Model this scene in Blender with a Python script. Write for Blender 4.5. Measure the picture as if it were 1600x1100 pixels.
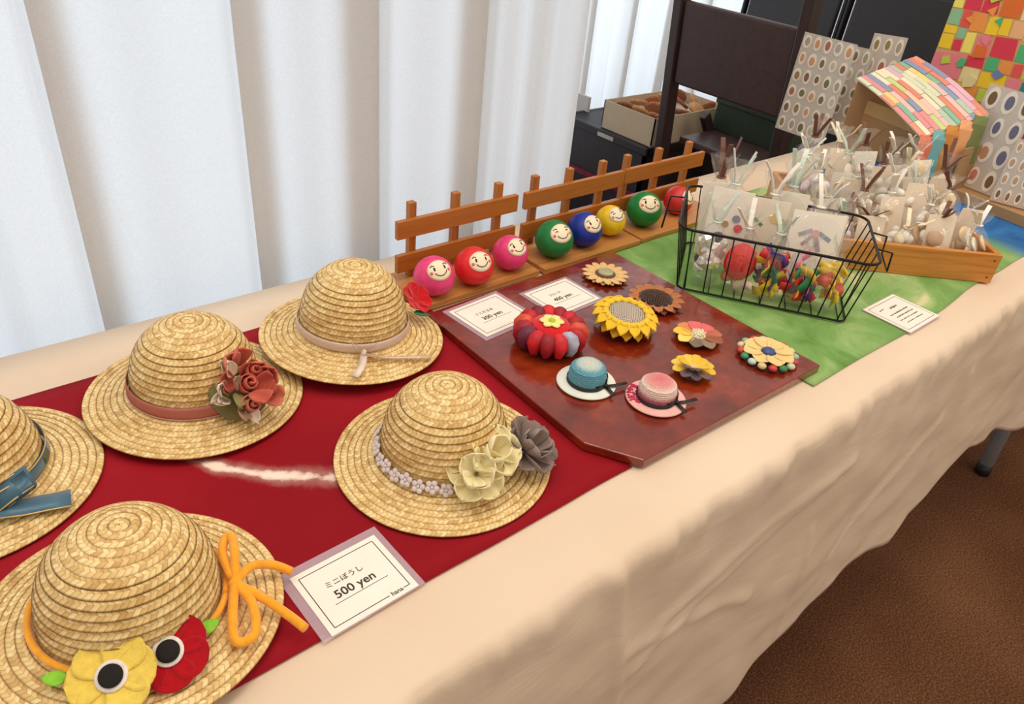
import bpy, bmesh, math, random
from mathutils import Vector, Matrix, noise

for o in list(bpy.data.objects): bpy.data.objects.remove(o, do_unlink=True)
S = bpy.context.scene
COL = S.collection
PI = math.pi

# ------------------------------------------------------------------ camera
cam_d = bpy.data.cameras.new('camera'); cam = bpy.data.objects.new('camera', cam_d); COL.objects.link(cam)
yaw, pitch, roll = 0.747160, 0.585945, -0.108257
fw = Vector((math.sin(yaw)*math.cos(pitch), math.cos(yaw)*math.cos(pitch), -math.sin(pitch)))
rt = Vector((math.cos(yaw), -math.sin(yaw), 0)); dn = fw.cross(rt)
r2 = math.cos(roll)*rt + math.sin(roll)*dn; d2 = -math.sin(roll)*rt + math.cos(roll)*dn
M = Matrix((r2, -d2, -fw)).transposed().to_4x4(); M.translation = (-0.84393, -0.27518, 1.22750)
cam.matrix_world = M
cam_d.sensor_width = 36; cam_d.sensor_fit = 'HORIZONTAL'; cam_d.lens = 1185.713*36/1600
cam_d.clip_start = 0.02; cam_d.clip_end = 50
S.camera = cam

# ------------------------------------------------------------------ light
w = bpy.data.worlds.new('room_light'); S.world = w; w.use_nodes = True
w.node_tree.nodes['Background'].inputs[0].default_value = (1.0, 0.88, 0.76, 1)
w.node_tree.nodes['Background'].inputs[1].default_value = 0.70
def area(name, loc, rot, sx, sy, power, col, spread=180):
    d = bpy.data.lights.new(name, 'AREA'); d.shape = 'RECTANGLE'; d.size = sx; d.size_y = sy
    d.energy = power; d.color = col; d.spread = math.radians(spread)
    o = bpy.data.objects.new(name, d); COL.objects.link(o); o.location = loc; o.rotation_euler = rot
    return o
area('ceiling_lamp_light', (-0.3, 0.10, 2.62), (0, 0, 0), 2.4, 0.5, 21, (1.0, 0.88, 0.75))
area('ceiling_lamp_light', (1.2, -1.5, 2.62), (0, 0, 0), 2.4, 0.5, 20, (1.0, 0.88, 0.73))
area('window_daylight', (-1.0, 1.12, 1.25), (-PI/2, 0, 0), 2.2, 2.3, 22, (0.62, 0.81, 1.0))
area('window_daylight', (1.9, 2.45, 1.25), (-PI/2, 0, 0), 3.2, 2.3, 48, (0.68, 0.84, 1.0))
S.view_settings.view_transform = 'Standard'; S.view_settings.look = 'None'
S.view_settings.gamma = 1; S.view_settings.use_curve_mapping = False
S.view_settings.exposure = 0.0

# ------------------------------------------------------------------ materials
def lin(c):
    if isinstance(c, str): c = tuple(int(c[i:i+2], 16) for i in (0, 2, 4))
    return tuple(((v/255/12.92) if v/255 <= .04045 else ((v/255+.055)/1.055)**2.4) for v in c) + (1,)
MATS = {}
def newmat(name):
    m = bpy.data.materials.new(name); m.use_nodes = True
    nt = m.node_tree; b = nt.nodes['Principled BSDF']
    return m, nt, b
def N(nt, t, **kw):
    n = nt.nodes.new(t)
    for k, v in kw.items():
        if k.startswith('_'): n.inputs[k[1:].replace('_', ' ')].default_value = v
        else: setattr(n, k, v)
    return n
def L(nt, a, b): nt.links.new(a, b)
def ramp(nt, stops, interp='LINEAR'):
    r = nt.nodes.new('ShaderNodeValToRGB'); r.color_ramp.interpolation = interp
    e = r.color_ramp.elements
    while len(e) < len(stops): e.new(.5)
    for i, (p, c) in enumerate(stops): e[i].position = p; e[i].color = c if len(c) == 4 else (*c, 1)
    return r
def math_(nt, op, a, b=None, c=None):
    n = nt.nodes.new('ShaderNodeMath'); n.operation = op
    for i, v in enumerate((a, b, c)):
        if v is None: continue
        if isinstance(v, (int, float)): n.inputs[i].default_value = v
        else: nt.links.new(v, n.inputs[i])
    return n.outputs[0]
def plain(col, rough=.6, metal=0, var=.12, scale=60, bump=0.15, bscale=None, sheen=0, coat=0, spec=.5):
    """plain-coloured material with fine procedural variation"""
    key = ('plain', col, rough, metal, var, scale, bump, bscale, sheen, coat, spec)
    if key in MATS: return MATS[key]
    m, nt, b = newmat('finish_' + (col if isinstance(col, str) else 'rgb'))
    c = lin(col); tc = N(nt, 'ShaderNodeTexCoord')
    n = N(nt, 'ShaderNodeTexNoise', _Scale=scale, _Detail=3.0); L(nt, tc.outputs['Object'], n.inputs['Vector'])
    r = ramp(nt, [(.3, tuple(x*(1-var) for x in c[:3])), (.7, tuple(min(1, x*(1+var)) for x in c[:3]))])
    L(nt, n.outputs['Fac'], r.inputs[0]); L(nt, r.outputs[0], b.inputs['Base Color'])
    b.inputs['Roughness'].default_value = rough; b.inputs['Metallic'].default_value = metal
    b.inputs['Sheen Weight'].default_value = sheen; b.inputs['Coat Weight'].default_value = coat
    b.inputs['Specular IOR Level'].default_value = spec
    if bump:
        n2 = N(nt, 'ShaderNodeTexNoise', _Scale=bscale or scale*4, _Detail=2.0); L(nt, tc.outputs['Object'], n2.inputs['Vector'])
        bp = N(nt, 'ShaderNodeBump', _Strength=bump, _Distance=.001); L(nt, n2.outputs['Fac'], bp.inputs['Height']); L(nt, bp.outputs[0], b.inputs['Normal'])
    MATS[key] = m; return m
def felt(col): return plain(col, .95, var=.10, scale=180, bump=.4, bscale=900, sheen=.4, spec=.1)
def cloth(col): return plain(col, .85, var=.07, scale=40, bump=.25, bscale=1200, sheen=.15, spec=.2)
def paper(col): return plain(col, .8, var=.03, scale=30, bump=.05, spec=.2)
def satin(col): return plain(col, .38, var=.12, scale=25, bump=.1, bscale=300, sheen=.3)

def m_wood(name, c1, c2, rough=.45, axis=0, scale=1.0, coat=0):
    m, nt, b = newmat(name); tc = N(nt, 'ShaderNodeTexCoord'); mp = N(nt, 'ShaderNodeMapping')
    sc = [90*scale]*3; sc[axis] = 5*scale; mp.inputs['Scale'].default_value = sc
    L(nt, tc.outputs['Object'], mp.inputs[0])
    n = N(nt, 'ShaderNodeTexNoise', _Scale=1.0, _Detail=5.0, _Roughness=.6, _Distortion=.6); L(nt, mp.outputs[0], n.inputs['Vector'])
    r = ramp(nt, [(.28, lin(c1)), (.55, lin(c2)), (.78, lin(c1))]); L(nt, n.outputs['Fac'], r.inputs[0])
    L(nt, r.outputs[0], b.inputs['Base Color']); b.inputs['Roughness'].default_value = rough; b.inputs['Coat Weight'].default_value = coat
    bp = N(nt, 'ShaderNodeBump', _Strength=.12, _Distance=.001); L(nt, n.outputs['Fac'], bp.inputs['Height']); L(nt, bp.outputs[0], b.inputs['Normal'])
    return m
WOOD_F = m_wood('varnished_wood', (150, 84, 26), (176, 106, 40), .4)
WOOD_P = m_wood('varnished_post_wood', (150, 84, 28), (182, 112, 46), .4, axis=2)
WOOD_B = m_wood('plinth_wood', (164, 104, 46), (196, 136, 72), .4)
WOOD_T = m_wood('tray_wood', (176, 108, 38), (206, 138, 62), .4, axis=0)
CHAIRW = m_wood('dark_chair_wood', (46, 34, 34), (62, 46, 44), .35, axis=2)
PANELW = m_wood('dark_panel_wood', (62, 46, 46), (74, 55, 54), .4, axis=1, scale=.6)

def m_straw():
    m, nt, b = newmat('straw_braid'); uv = N(nt, 'ShaderNodeUVMap', uv_map='braid'); sp = N(nt, 'ShaderNodeSeparateXYZ'); L(nt, uv.outputs[0], sp.inputs[0])
    u, v = sp.outputs[0], sp.outputs[1]
    fv = math_(nt, 'FRACT', v)
    chev = math_(nt, 'ABSOLUTE', math_(nt, 'SUBTRACT', fv, .5))
    uu = math_(nt, 'ADD', u, math_(nt, 'MULTIPLY', chev, 1.3))
    tri = math_(nt, 'ABSOLUTE', math_(nt, 'SUBTRACT', math_(nt, 'FRACT', uu), .5))          # 0..0.5
    cell = N(nt, 'ShaderNodeCombineXYZ'); L(nt, math_(nt, 'FLOOR', uu), cell.inputs[0]); L(nt, math_(nt, 'FLOOR', math_(nt, 'MULTIPLY', v, 2.0)), cell.inputs[1])
    wn = N(nt, 'ShaderNodeTexWhiteNoise', noise_dimensions='2D'); L(nt, cell.outputs[0], wn.inputs['Vector'])
    big = N(nt, 'ShaderNodeTexNoise', _Scale=18.0, _Detail=2.0); tc = N(nt, 'ShaderNodeTexCoord'); L(nt, tc.outputs['Object'], big.inputs['Vector'])
    fac = math_(nt, 'ADD', math_(nt, 'MULTIPLY', wn.outputs['Value'], .55), math_(nt, 'MULTIPLY', big.outputs['Fac'], .5))
    r = ramp(nt, [(.15, lin((198, 156, 90))), (.5, lin((232, 198, 130))), (.9, lin((254, 232, 174)))]); L(nt, fac, r.inputs[0])
    gap = ramp(nt, [(.02, (.42, .34, .24, 1)), (.16, (1, 1, 1, 1))]); L(nt, math_(nt, 'SUBTRACT', .5, tri), gap.inputs[0])
    gr = ramp(nt, [(.0, (.34, .24, .13, 1)), (.17, (1, 1, 1, 1)), (.90, (1, 1, 1, 1)), (1.0, (.40, .29, .16, 1))]); L(nt, fv, gr.inputs[0])
    mx = N(nt, 'ShaderNodeMixRGB', blend_type='MULTIPLY'); mx.inputs[0].default_value = .55; L(nt, r.outputs[0], mx.inputs[1]); L(nt, gap.outputs[0], mx.inputs[2])
    mx2 = N(nt, 'ShaderNodeMixRGB', blend_type='MULTIPLY'); mx2.inputs[0].default_value = .9; L(nt, mx.outputs[0], mx2.inputs[1]); L(nt, gr.outputs[0], mx2.inputs[2])
    L(nt, mx2.outputs[0], b.inputs['Base Color']); b.inputs['Roughness'].default_value = .55
    bp = N(nt, 'ShaderNodeBump', _Strength=.5, _Distance=.0012); L(nt, tri, bp.inputs['Height']); L(nt, bp.outputs[0], b.inputs['Normal'])
    return m
STRAW = m_straw()

def m_lacquer():
    m, nt, b = newmat('red_lacquer'); tc = N(nt, 'ShaderNodeTexCoord')
    n = N(nt, 'ShaderNodeTexNoise', _Scale=14.0, _Detail=5.0, _Roughness=.6); L(nt, tc.outputs['Object'], n.inputs['Vector'])
    r = ramp(nt, [(.3, lin((86, 20, 10))), (.52, lin((122, 34, 14))), (.72, lin((154, 58, 24)))]); L(nt, n.outputs['Fac'], r.inputs[0]); L(nt, r.outputs[0], b.inputs['Base Color'])
    b.inputs['Roughness'].default_value = .22; b.inputs['Coat Weight'].default_value = .7; b.inputs['Coat Roughness'].default_value = .08
    n2 = N(nt, 'ShaderNodeTexNoise', _Scale=34.0, _Detail=5.0); L(nt, tc.outputs['Object'], n2.inputs['Vector'])
    bp = N(nt, 'ShaderNodeBump', _Strength=.5, _Distance=.0022); L(nt, n2.outputs['Fac'], bp.inputs['Height'])
    L(nt, bp.outputs[0], b.inputs['Normal']); L(nt, bp.outputs[0], b.inputs['Coat Normal'])
    return m
LACQ = m_lacquer()

def m_red_cloth():
    m, nt, b = newmat('tie_dyed_red_cotton'); g = N(nt, 'ShaderNodeTexCoord'); sp = N(nt, 'ShaderNodeSeparateXYZ'); L(nt, g.outputs['Object'], sp.inputs[0])
    n = N(nt, 'ShaderNodeTexNoise', _Scale=22.0, _Detail=6.0, _Roughness=.65); L(nt, g.outputs['Object'], n.inputs['Vector'])
    n2 = N(nt, 'ShaderNodeTexNoise', _Scale=4.0, _Detail=3.0); L(nt, g.outputs['Object'], n2.inputs['Vector'])
    base = ramp(nt, [(.35, lin((138, 12, 24))), (.6, lin((156, 18, 32))), (.8, lin((172, 40, 52)))]); L(nt, n2.outputs['Fac'], base.inputs[0])
    # undyed crease running across: distance from a slightly bent line y = f(x)
    x, y = sp.outputs[0], sp.outputs[1]
    dx = math_(nt, 'ADD', x, .60)
    line = math_(nt, 'ADD', math_(nt, 'MULTIPLY', dx, -.55), math_(nt, 'MULTIPLY', math_(nt, 'MULTIPLY', dx, dx), 4.2))
    d = math_(nt, 'ABSOLUTE', math_(nt, 'SUBTRACT', math_(nt, 'SUBTRACT', y, .232), line))
    d = math_(nt, 'ADD', d, math_(nt, 'MULTIPLY', math_(nt, 'SUBTRACT', n.outputs['Fac'], .5), .040))
    ends = math_(nt, 'MAXIMUM', math_(nt, 'SUBTRACT', math_(nt, 'ABSOLUTE', math_(nt, 'ADD', x, .615)), .07), 0.0)
    d = math_(nt, 'ADD', d, math_(nt, 'MULTIPLY', ends, .6))
    wr = ramp(nt, [(.002, (1, 1, 1, 1)), (.0045, (.7, .7, .7, 1)), (.008, (.18, .18, .18, 1)), (.02, (0, 0, 0, 1))]); L(nt, d, wr.inputs[0])
    mx = N(nt, 'ShaderNodeMixRGB'); L(nt, wr.outputs[0], mx.inputs[0]); L(nt, base.outputs[0], mx.inputs[1]); mx.inputs[2].default_value = lin((248, 226, 208))
    L(nt, mx.outputs[0], b.inputs['Base Color']); b.inputs['Roughness'].default_value = .75; b.inputs['Specular IOR Level'].default_value = .15
    bp = N(nt, 'ShaderNodeBump', _Strength=.15, _Distance=.002); L(nt, n2.outputs['Fac'], bp.inputs['Height']); L(nt, bp.outputs[0], b.inputs['Normal'])
    return m
def m_green_cloth():
    m, nt, b = newmat('tie_dyed_green_cotton'); g = N(nt, 'ShaderNodeTexCoord'); sp = N(nt, 'ShaderNodeSeparateXYZ'); L(nt, g.outputs['Object'], sp.inputs[0])
    n = N(nt, 'ShaderNodeTexNoise', _Scale=9.0, _Detail=5.0, _Roughness=.6, _Distortion=.8); L(nt, g.outputs['Object'], n.inputs['Vector'])
    c = ramp(nt, [(.3, lin((94, 138, 62))), (.5, lin((126, 166, 92))), (.62, lin((158, 186, 120))), (.72, lin((214, 208, 160)))]); L(nt, n.outputs['Fac'], c.inputs[0])
    f = math_(nt, 'ADD', sp.outputs[0], math_(nt, 'MULTIPLY', math_(nt, 'SUBTRACT', n.outputs['Fac'], .5), .12))
    br = ramp(nt, [(.66, (0, 0, 0, 1)), (.71, (1, 1, 1, 1))]); L(nt, f, br.inputs[0])
    blue = ramp(nt, [(.35, lin((28, 84, 150))), (.65, lin((60, 130, 190)))]); L(nt, n.outputs['Fac'], blue.inputs[0])
    mx = N(nt, 'ShaderNodeMixRGB'); L(nt, br.outputs[0], mx.inputs[0]); L(nt, c.outputs[0], mx.inputs[1]); L(nt, blue.outputs[0], mx.inputs[2])
    L(nt, mx.outputs[0], b.inputs['Base Color']); b.inputs['Roughness'].default_value = .75; b.inputs['Specular IOR Level'].default_value = .25
    return m
def m_table_cloth():
    m, nt, b = newmat('cream_cotton_sheeting'); g = N(nt, 'ShaderNodeTexCoord')
    n = N(nt, 'ShaderNodeTexNoise', _Scale=3.0, _Detail=4.0); L(nt, g.outputs['Object'], n.inputs['Vector'])
    r = ramp(nt, [(.3, lin((222, 199, 174))), (.7, lin((232, 211, 188)))]); L(nt, n.outputs['Fac'], r.inputs[0]); L(nt, r.outputs[0], b.inputs['Base Color'])
    b.inputs['Roughness'].default_value = .85; b.inputs['Specular IOR Level'].default_value = .15
    mp = N(nt, 'ShaderNodeMapping'); mp.inputs['Rotation'].default_value = (0, .5, 0); mp.inputs['Scale'].default_value = (7, 7, 22); L(nt, g.outputs['Object'], mp.inputs[0])
    n2 = N(nt, 'ShaderNodeTexNoise', _Scale=1.0, _Detail=5.0, _Roughness=.6, _Distortion=1.2); L(nt, mp.outputs[0], n2.inputs['Vector'])
    bp = N(nt, 'ShaderNodeBump', _Strength=.25, _Distance=.006); L(nt, n2.outputs['Fac'], bp.inputs['Height']); L(nt, bp.outputs[0], b.inputs['Normal'])
    return m
def m_curtain():
    m, nt, b = newmat('sheer_curtain'); out = nt.nodes['Material Output']
    g = N(nt, 'ShaderNodeTexCoord'); n = N(nt, 'ShaderNodeTexNoise', _Scale=400.0, _Detail=1.0); L(nt, g.outputs['Object'], n.inputs['Vector'])
    r = ramp(nt, [(.3, lin((230, 226, 222))), (.7, lin((236, 232, 228)))]); L(nt, n.outputs['Fac'], r.inputs[0])
    d = N(nt, 'ShaderNodeBsdfDiffuse'); t = N(nt, 'ShaderNodeBsdfTranslucent'); L(nt, r.outputs[0], d.inputs[0]); L(nt, r.outputs[0], t.inputs[0])
    mx = N(nt, 'ShaderNodeMixShader'); mx.inputs[0].default_value = .70; L(nt, d.outputs[0], mx.inputs[1]); L(nt, t.outputs[0], mx.inputs[2]); L(nt, mx.outputs[0], out.inputs[0])
    return m
def m_film(name, col=(255, 255, 255), body=.10, gloss=.16, rough=.12):
    """clear wrapping film: mostly see-through, a little milky, with a gloss"""
    m, nt, b = newmat(name); out = nt.nodes['Material Output']
    t = N(nt, 'ShaderNodeBsdfTransparent'); d = N(nt, 'ShaderNodeBsdfDiffuse'); d.inputs[0].default_value = lin(col)
    g = N(nt, 'ShaderNodeBsdfGlossy'); g.inputs['Roughness'].default_value = rough
    tc = N(nt, 'ShaderNodeTexCoord'); n = N(nt, 'ShaderNodeTexNoise', _Scale=45.0, _Detail=2.0, _Distortion=1.0); L(nt, tc.outputs['Object'], n.inputs['Vector'])
    bp = N(nt, 'ShaderNodeBump', _Strength=.7, _Distance=.004); L(nt, n.outputs['Fac'], bp.inputs['Height']); L(nt, bp.outputs[0], g.inputs['Normal'])
    m1 = N(nt, 'ShaderNodeMixShader'); m1.inputs[0].default_value = body; L(nt, t.outputs[0], m1.inputs[1]); L(nt, d.outputs[0], m1.inputs[2])
    m2 = N(nt, 'ShaderNodeMixShader'); m2.inputs[0].default_value = gloss; L(nt, m1.outputs[0], m2.inputs[1]); L(nt, g.outputs[0], m2.inputs[2])
    L(nt, m2.outputs[0], out.inputs[0]); return m
def m_carpet():
    m, nt, b = newmat('brown_carpet'); g = N(nt, 'ShaderNodeTexCoord')
    n = N(nt, 'ShaderNodeTexNoise', _Scale=260.0, _Detail=6.0, _Roughness=.85); L(nt, g.outputs['Object'], n.inputs['Vector'])
    n3 = N(nt, 'ShaderNodeTexNoise', _Scale=2.2, _Detail=3.0); L(nt, g.outputs['Object'], n3.inputs['Vector'])
    f = math_(nt, 'ADD', math_(nt, 'MULTIPLY', n.outputs['Fac'], .82), math_(nt, 'MULTIPLY', n3.outputs['Fac'], .18))
    r = ramp(nt, [(.38, lin((52, 28, 15))), (.5, lin((90, 56, 36))), (.62, lin((142, 100, 72)))]); L(nt, f, r.inputs[0]); L(nt, r.outputs[0], b.inputs['Base Color'])
    b.inputs['Roughness'].default_value = .95; b.inputs['Specular IOR Level'].default_value = .1
    bp = N(nt, 'ShaderNodeBump', _Strength=.25, _Distance=.003); L(nt, n.outputs['Fac'], bp.inputs['Height']); L(nt, bp.outputs[0], b.inputs['Normal'])
    return m
def m_check(c1, c2, scale):
    m, nt, b = newmat('checked_fabric'); tc = N(nt, 'ShaderNodeTexCoord'); ch = N(nt, 'ShaderNodeTexChecker', _Scale=scale)
    ch.inputs['Color1'].default_value = lin(c1); ch.inputs['Color2'].default_value = lin(c2)
    L(nt, tc.outputs['Object'], ch.inputs['Vector']); L(nt, ch.outputs[0], b.inputs['Base Color']); b.inputs['Roughness'].default_value = .9
    return m
def m_crochet(stops):
    """crocheted crown: bands of colour by distance from the crown's top along the surface (rows of stitches)"""
    m, nt, b = newmat('crochet_cotton'); tc = N(nt, 'ShaderNodeTexCoord'); uv = N(nt, 'ShaderNodeUVMap', uv_map='braid'); sp = N(nt, 'ShaderNodeSeparateXYZ'); L(nt, uv.outputs[0], sp.inputs[0])
    n = N(nt, 'ShaderNodeTexNoise', _Scale=420.0, _Detail=2.0); L(nt, tc.outputs['Object'], n.inputs['Vector'])
    f = math_(nt, 'ADD', math_(nt, 'MULTIPLY', sp.outputs[1], .047), math_(nt, 'MULTIPLY', math_(nt, 'SUBTRACT', n.outputs['Fac'], .5), .10))
    r = ramp(nt, [(p, lin(c)) for p, c in stops]); L(nt, f, r.inputs[0]); L(nt, r.outputs[0], b.inputs['Base Color']); b.inputs['Roughness'].default_value = .9
    bp = N(nt, 'ShaderNodeBump', _Strength=.9, _Distance=.002); L(nt, n.outputs['Fac'], bp.inputs['Height']); L(nt, bp.outputs[0], b.inputs['Normal'])
    return m
FILM = m_film('clear_bag_film', (255, 250, 240), .055, .085, .10); LAMINATE = m_film('laminating_film', (226, 200, 210), .34, .05, .2)
SHEETFILM = m_film('sticker_backing_film', (214, 206, 196), .80, .08, .25)
WIRE = plain('1a1a1c', .4, metal=.6, var=.05, bump=0)
INK = plain('3a3430', .8, var=.02, bump=0)
PRINTED = paper((246, 236, 224))
BLACKFELT = plain('18120f', .9, var=.1)

# ------------------------------------------------------------------ mesh helpers
class MB:
    def __init__(s): s.v = []; s.f = []; s.uv = {}; s.mi = []
    def add(s, vs, fs, mi=0, xf=None):
        o = len(s.v)
        s.v += [tuple(xf @ Vector(p)) if xf else tuple(p) for p in vs]
        s.f += [tuple(i+o for i in f) for f in fs]; s.mi += [mi]*len(fs)
        return s
    def box(s, x0, x1, y0, y1, z0, z1, xf=None, mi=0):
        return s.add([(x, y, z) for z in (z0, z1) for y in (y0, y1) for x in (x0, x1)],
                     [(0, 2, 3, 1), (4, 5, 7, 6), (0, 1, 5, 4), (2, 6, 7, 3), (0, 4, 6, 2), (1, 3, 7, 5)], mi, xf)
    def prism(s, pts, z0, z1, xf=None):
        n = len(pts)
        return s.add([(x, y, z0) for x, y in pts] + [(x, y, z1) for x, y in pts],
                     [tuple(range(n-1, -1, -1)), tuple(range(n, 2*n))] + [(i, (i+1) % n, n+(i+1) % n, n+i) for i in range(n)], 0, xf)
    def lathe(s, prof, n=32, xf=None, close=True):
        vs = []; fs = []; m = len(prof)
        for r, z in prof:
            for k in range(n):
                a = 2*PI*k/n; vs.append((r*math.cos(a), r*math.sin(a), z))
        for i in range(m-1):
            for k in range(n):
                k2 = (k+1) % n; fs.append((i*n+k, i*n+k2, (i+1)*n+k2, (i+1)*n+k))
        return s.add(vs, fs, 0, xf)
    def tube(s, pts, rad, n=8, xf=None, closed=False):
        pts = [Vector(p) for p in pts]; m = len(pts); vs = []; fs = []; prev = None
        for i, p in enumerate(pts):
            a = pts[(i-1) % m] if (closed or i > 0) else p; b = pts[(i+1) % m] if (closed or i < m-1) else p
            t = (b-a).normalized() if (b-a).length > 1e-9 else Vector((0, 0, 1))
            if prev is None: u = t.orthogonal().normalized()
            else:
                u = prev - t*prev.dot(t); u = u.normalized() if u.length > 1e-6 else t.orthogonal().normalized()
            prev = u; w_ = t.cross(u); r = rad[i] if isinstance(rad, (list, tuple)) else rad
            vs += [p + r*(math.cos(2*PI*k/n)*u + math.sin(2*PI*k/n)*w_) for k in range(n)]
        for i in range(m if closed else m-1):
            j = (i+1) % m
            for k in range(n): k2 = (k+1) % n; fs.append((i*n+k, i*n+k2, j*n+k2, j*n+k))
        if not closed: fs += [tuple(range(n-1, -1, -1)), tuple((m-1)*n+k for k in range(n))]
        return s.add(vs, fs, 0, xf)
    def strip(s, pts, wdirs, width, thick=.0005, xf=None):
        """flat ribbon swept along pts, wdirs = width direction (one, or one per point)"""
        pts = [Vector(p) for p in pts]; m = len(pts); vs = []
        for i, p in enumerate(pts):
            a = pts[max(i-1, 0)]; b = pts[min(i+1, m-1)]; t = (b-a).normalized()
            wd = Vector(wdirs[i] if isinstance(wdirs, list) else wdirs); wd = (wd - t*wd.dot(t)).normalized()
            nn = t.cross(wd); wd = wd*((width[i] if isinstance(width, list) else width)/2); nn = nn*thick/2
            vs += [p-wd-nn, p+wd-nn, p+wd+nn, p-wd+nn]
        fs = [(0, 1, 2, 3), tuple((m-1)*4+k for k in (3, 2, 1, 0))]
        for i in range(m-1):
            for k in range(4): k2 = (k+1) % 4; fs.append((i*4+k, (i+1)*4+k, (i+1)*4+k2, i*4+k2))
        return s.add(vs, fs, 0, xf)
    def shell(s, fn, nu, nv, thick=.0008, xf=None):
        """closed thin solid from a surface fn(u,v) -> point, u,v in 0..1"""
        P = [[Vector(fn(i/nu, j/nv)) for j in range(nv+1)] for i in range(nu+1)]; A = []; B = []
        for i in range(nu+1):
            for j in range(nv+1):
                du = P[min(i+1, nu)][j]-P[max(i-1, 0)][j]; dv = P[i][min(j+1, nv)]-P[i][max(j-1, 0)]
                nn = du.cross(dv); nn = nn.normalized() if nn.length > 1e-12 else Vector((0, 0, 1))
                A.append(P[i][j]+nn*thick/2); B.append(P[i][j]-nn*thick/2)
        w_ = nv+1; o = len(A); fs = []
        for i in range(nu):
            for j in range(nv):
                a, b, c, d = i*w_+j, (i+1)*w_+j, (i+1)*w_+j+1, i*w_+j+1
                fs += [(a, b, c, d), (o+d, o+c, o+b, o+a)]
        bd = [(i*w_, (i+1)*w_) for i in range(nu)] + [(nu*w_+j, nu*w_+j+1) for j in range(nv)] + [((i+1)*w_+nv, i*w_+nv) for i in range(nu)] + [(j+1, j) for j in range(nv)]
        fs += [(b, a, o+a, o+b) for a, b in bd]
        return s.add(A+B, fs, 0, xf)
    def ball(s, c, r, nu=12, nv=8, sq=(1, 1, 1), xf=None):
        vs = [(c[0], c[1], c[2]-r*sq[2])]; fs = []
        for i in range(1, nv):
            t = -PI/2+PI*i/nv
            for k in range(nu): a = 2*PI*k/nu; vs.append((c[0]+r*sq[0]*math.cos(t)*math.cos(a), c[1]+r*sq[1]*math.cos(t)*math.sin(a), c[2]+r*sq[2]*math.sin(t)))
        vs.append((c[0], c[1], c[2]+r*sq[2])); top = len(vs)-1
        for k in range(nu):
            k2 = (k+1) % nu; fs.append((0, 1+k2, 1+k)); fs.append((top, 1+(nv-2)*nu+k, 1+(nv-2)*nu+k2))
            for i in range(nv-2): fs.append((1+i*nu+k, 1+i*nu+k2, 1+(i+1)*nu+k2, 1+(i+1)*nu+k))
        return s.add(vs, fs, 0, xf)
    def mesh(s, name, mat=None, smooth=False, bevel=0):
        me = bpy.data.meshes.new(name); me.from_pydata(s.v, [], s.f)
        if bevel:
            bm = bmesh.new(); bm.from_mesh(me); bmesh.ops.remove_doubles(bm, verts=bm.verts, dist=1e-6)
            bmesh.ops.recalc_face_normals(bm, faces=bm.faces)
            eds = [e for e in bm.edges if len(e.link_faces) == 2 and e.calc_face_angle(0) > .5]
            bmesh.ops.bevel(bm, geom=eds, offset=bevel, segments=2, affect='EDGES', profile=.5); bm.to_mesh(me); bm.free()
        if mat:
            for q in (mat if isinstance(mat, list) else [mat]): me.materials.append(q)
        if isinstance(mat, list) and not bevel: me.polygons.foreach_set('material_index', s.mi)
        if smooth: me.polygons.foreach_set('use_smooth', [True]*len(me.polygons))
        me.update(); return me
    def build(s, name, mat, parent=None, smooth=False, bevel=0, loc=None, rot=None):
        return link(name, s.mesh(name, mat, smooth, bevel), parent, loc, rot)
def link(name, me, parent=None, loc=None, rot=None, mat=None):
    o = bpy.data.objects.new(name, me); COL.objects.link(o)
    if parent: o.parent = parent
    if loc: o.location = loc
    if rot: o.rotation_euler = rot
    return o
def tag(o, label, cat, group=None):
    o['label'] = label; o['category'] = cat
    if group: o['group'] = group
    return o
def thing(name, label, cat, loc=(0, 0, 0), rot=(0, 0, 0), group=None):
    o = bpy.data.objects.new(name, None); COL.objects.link(o); o.location = loc; o.rotation_euler = rot; o.empty_display_size = .05
    return tag(o, label, cat, group)
def struct(o): o['kind'] = 'structure'; return o
def part(o, label): o['label'] = label; return o
def Rz(a): return Matrix.Rotation(a, 4, 'Z')
def T(x, y, z): return Matrix.Translation((x, y, z))
def smoothstep(a, b, x): t = max(0, min(1, (x-a)/(b-a))); return t*t*(3-2*t)
def interp(x, xs, ys):
    if x <= xs[0]: return ys[0]
    for i in range(1, len(xs)):
        if x <= xs[i]: t = (x-xs[i-1])/(xs[i]-xs[i-1]); t = t*t*(3-2*t); return ys[i-1]*(1-t)+ys[i]*t
    return ys[-1]
def text_mesh(body, size, mat, name='lettering', align='CENTER', bold=0.0):
    cu = bpy.data.curves.new(name, 'FONT'); cu.body = body; cu.size = size; cu.align_x = align; cu.align_y = 'CENTER'; cu.resolution_u = 3; cu.offset = bold
    ob = bpy.data.objects.new(name, cu); COL.objects.link(ob); bpy.context.view_layer.update()
    dg = bpy.context.evaluated_depsgraph_get(); me = bpy.data.meshes.new_from_object(ob.evaluated_get(dg))
    bpy.data.objects.remove(ob); bpy.data.curves.remove(cu); me.materials.clear(); me.materials.append(mat); return me

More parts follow.
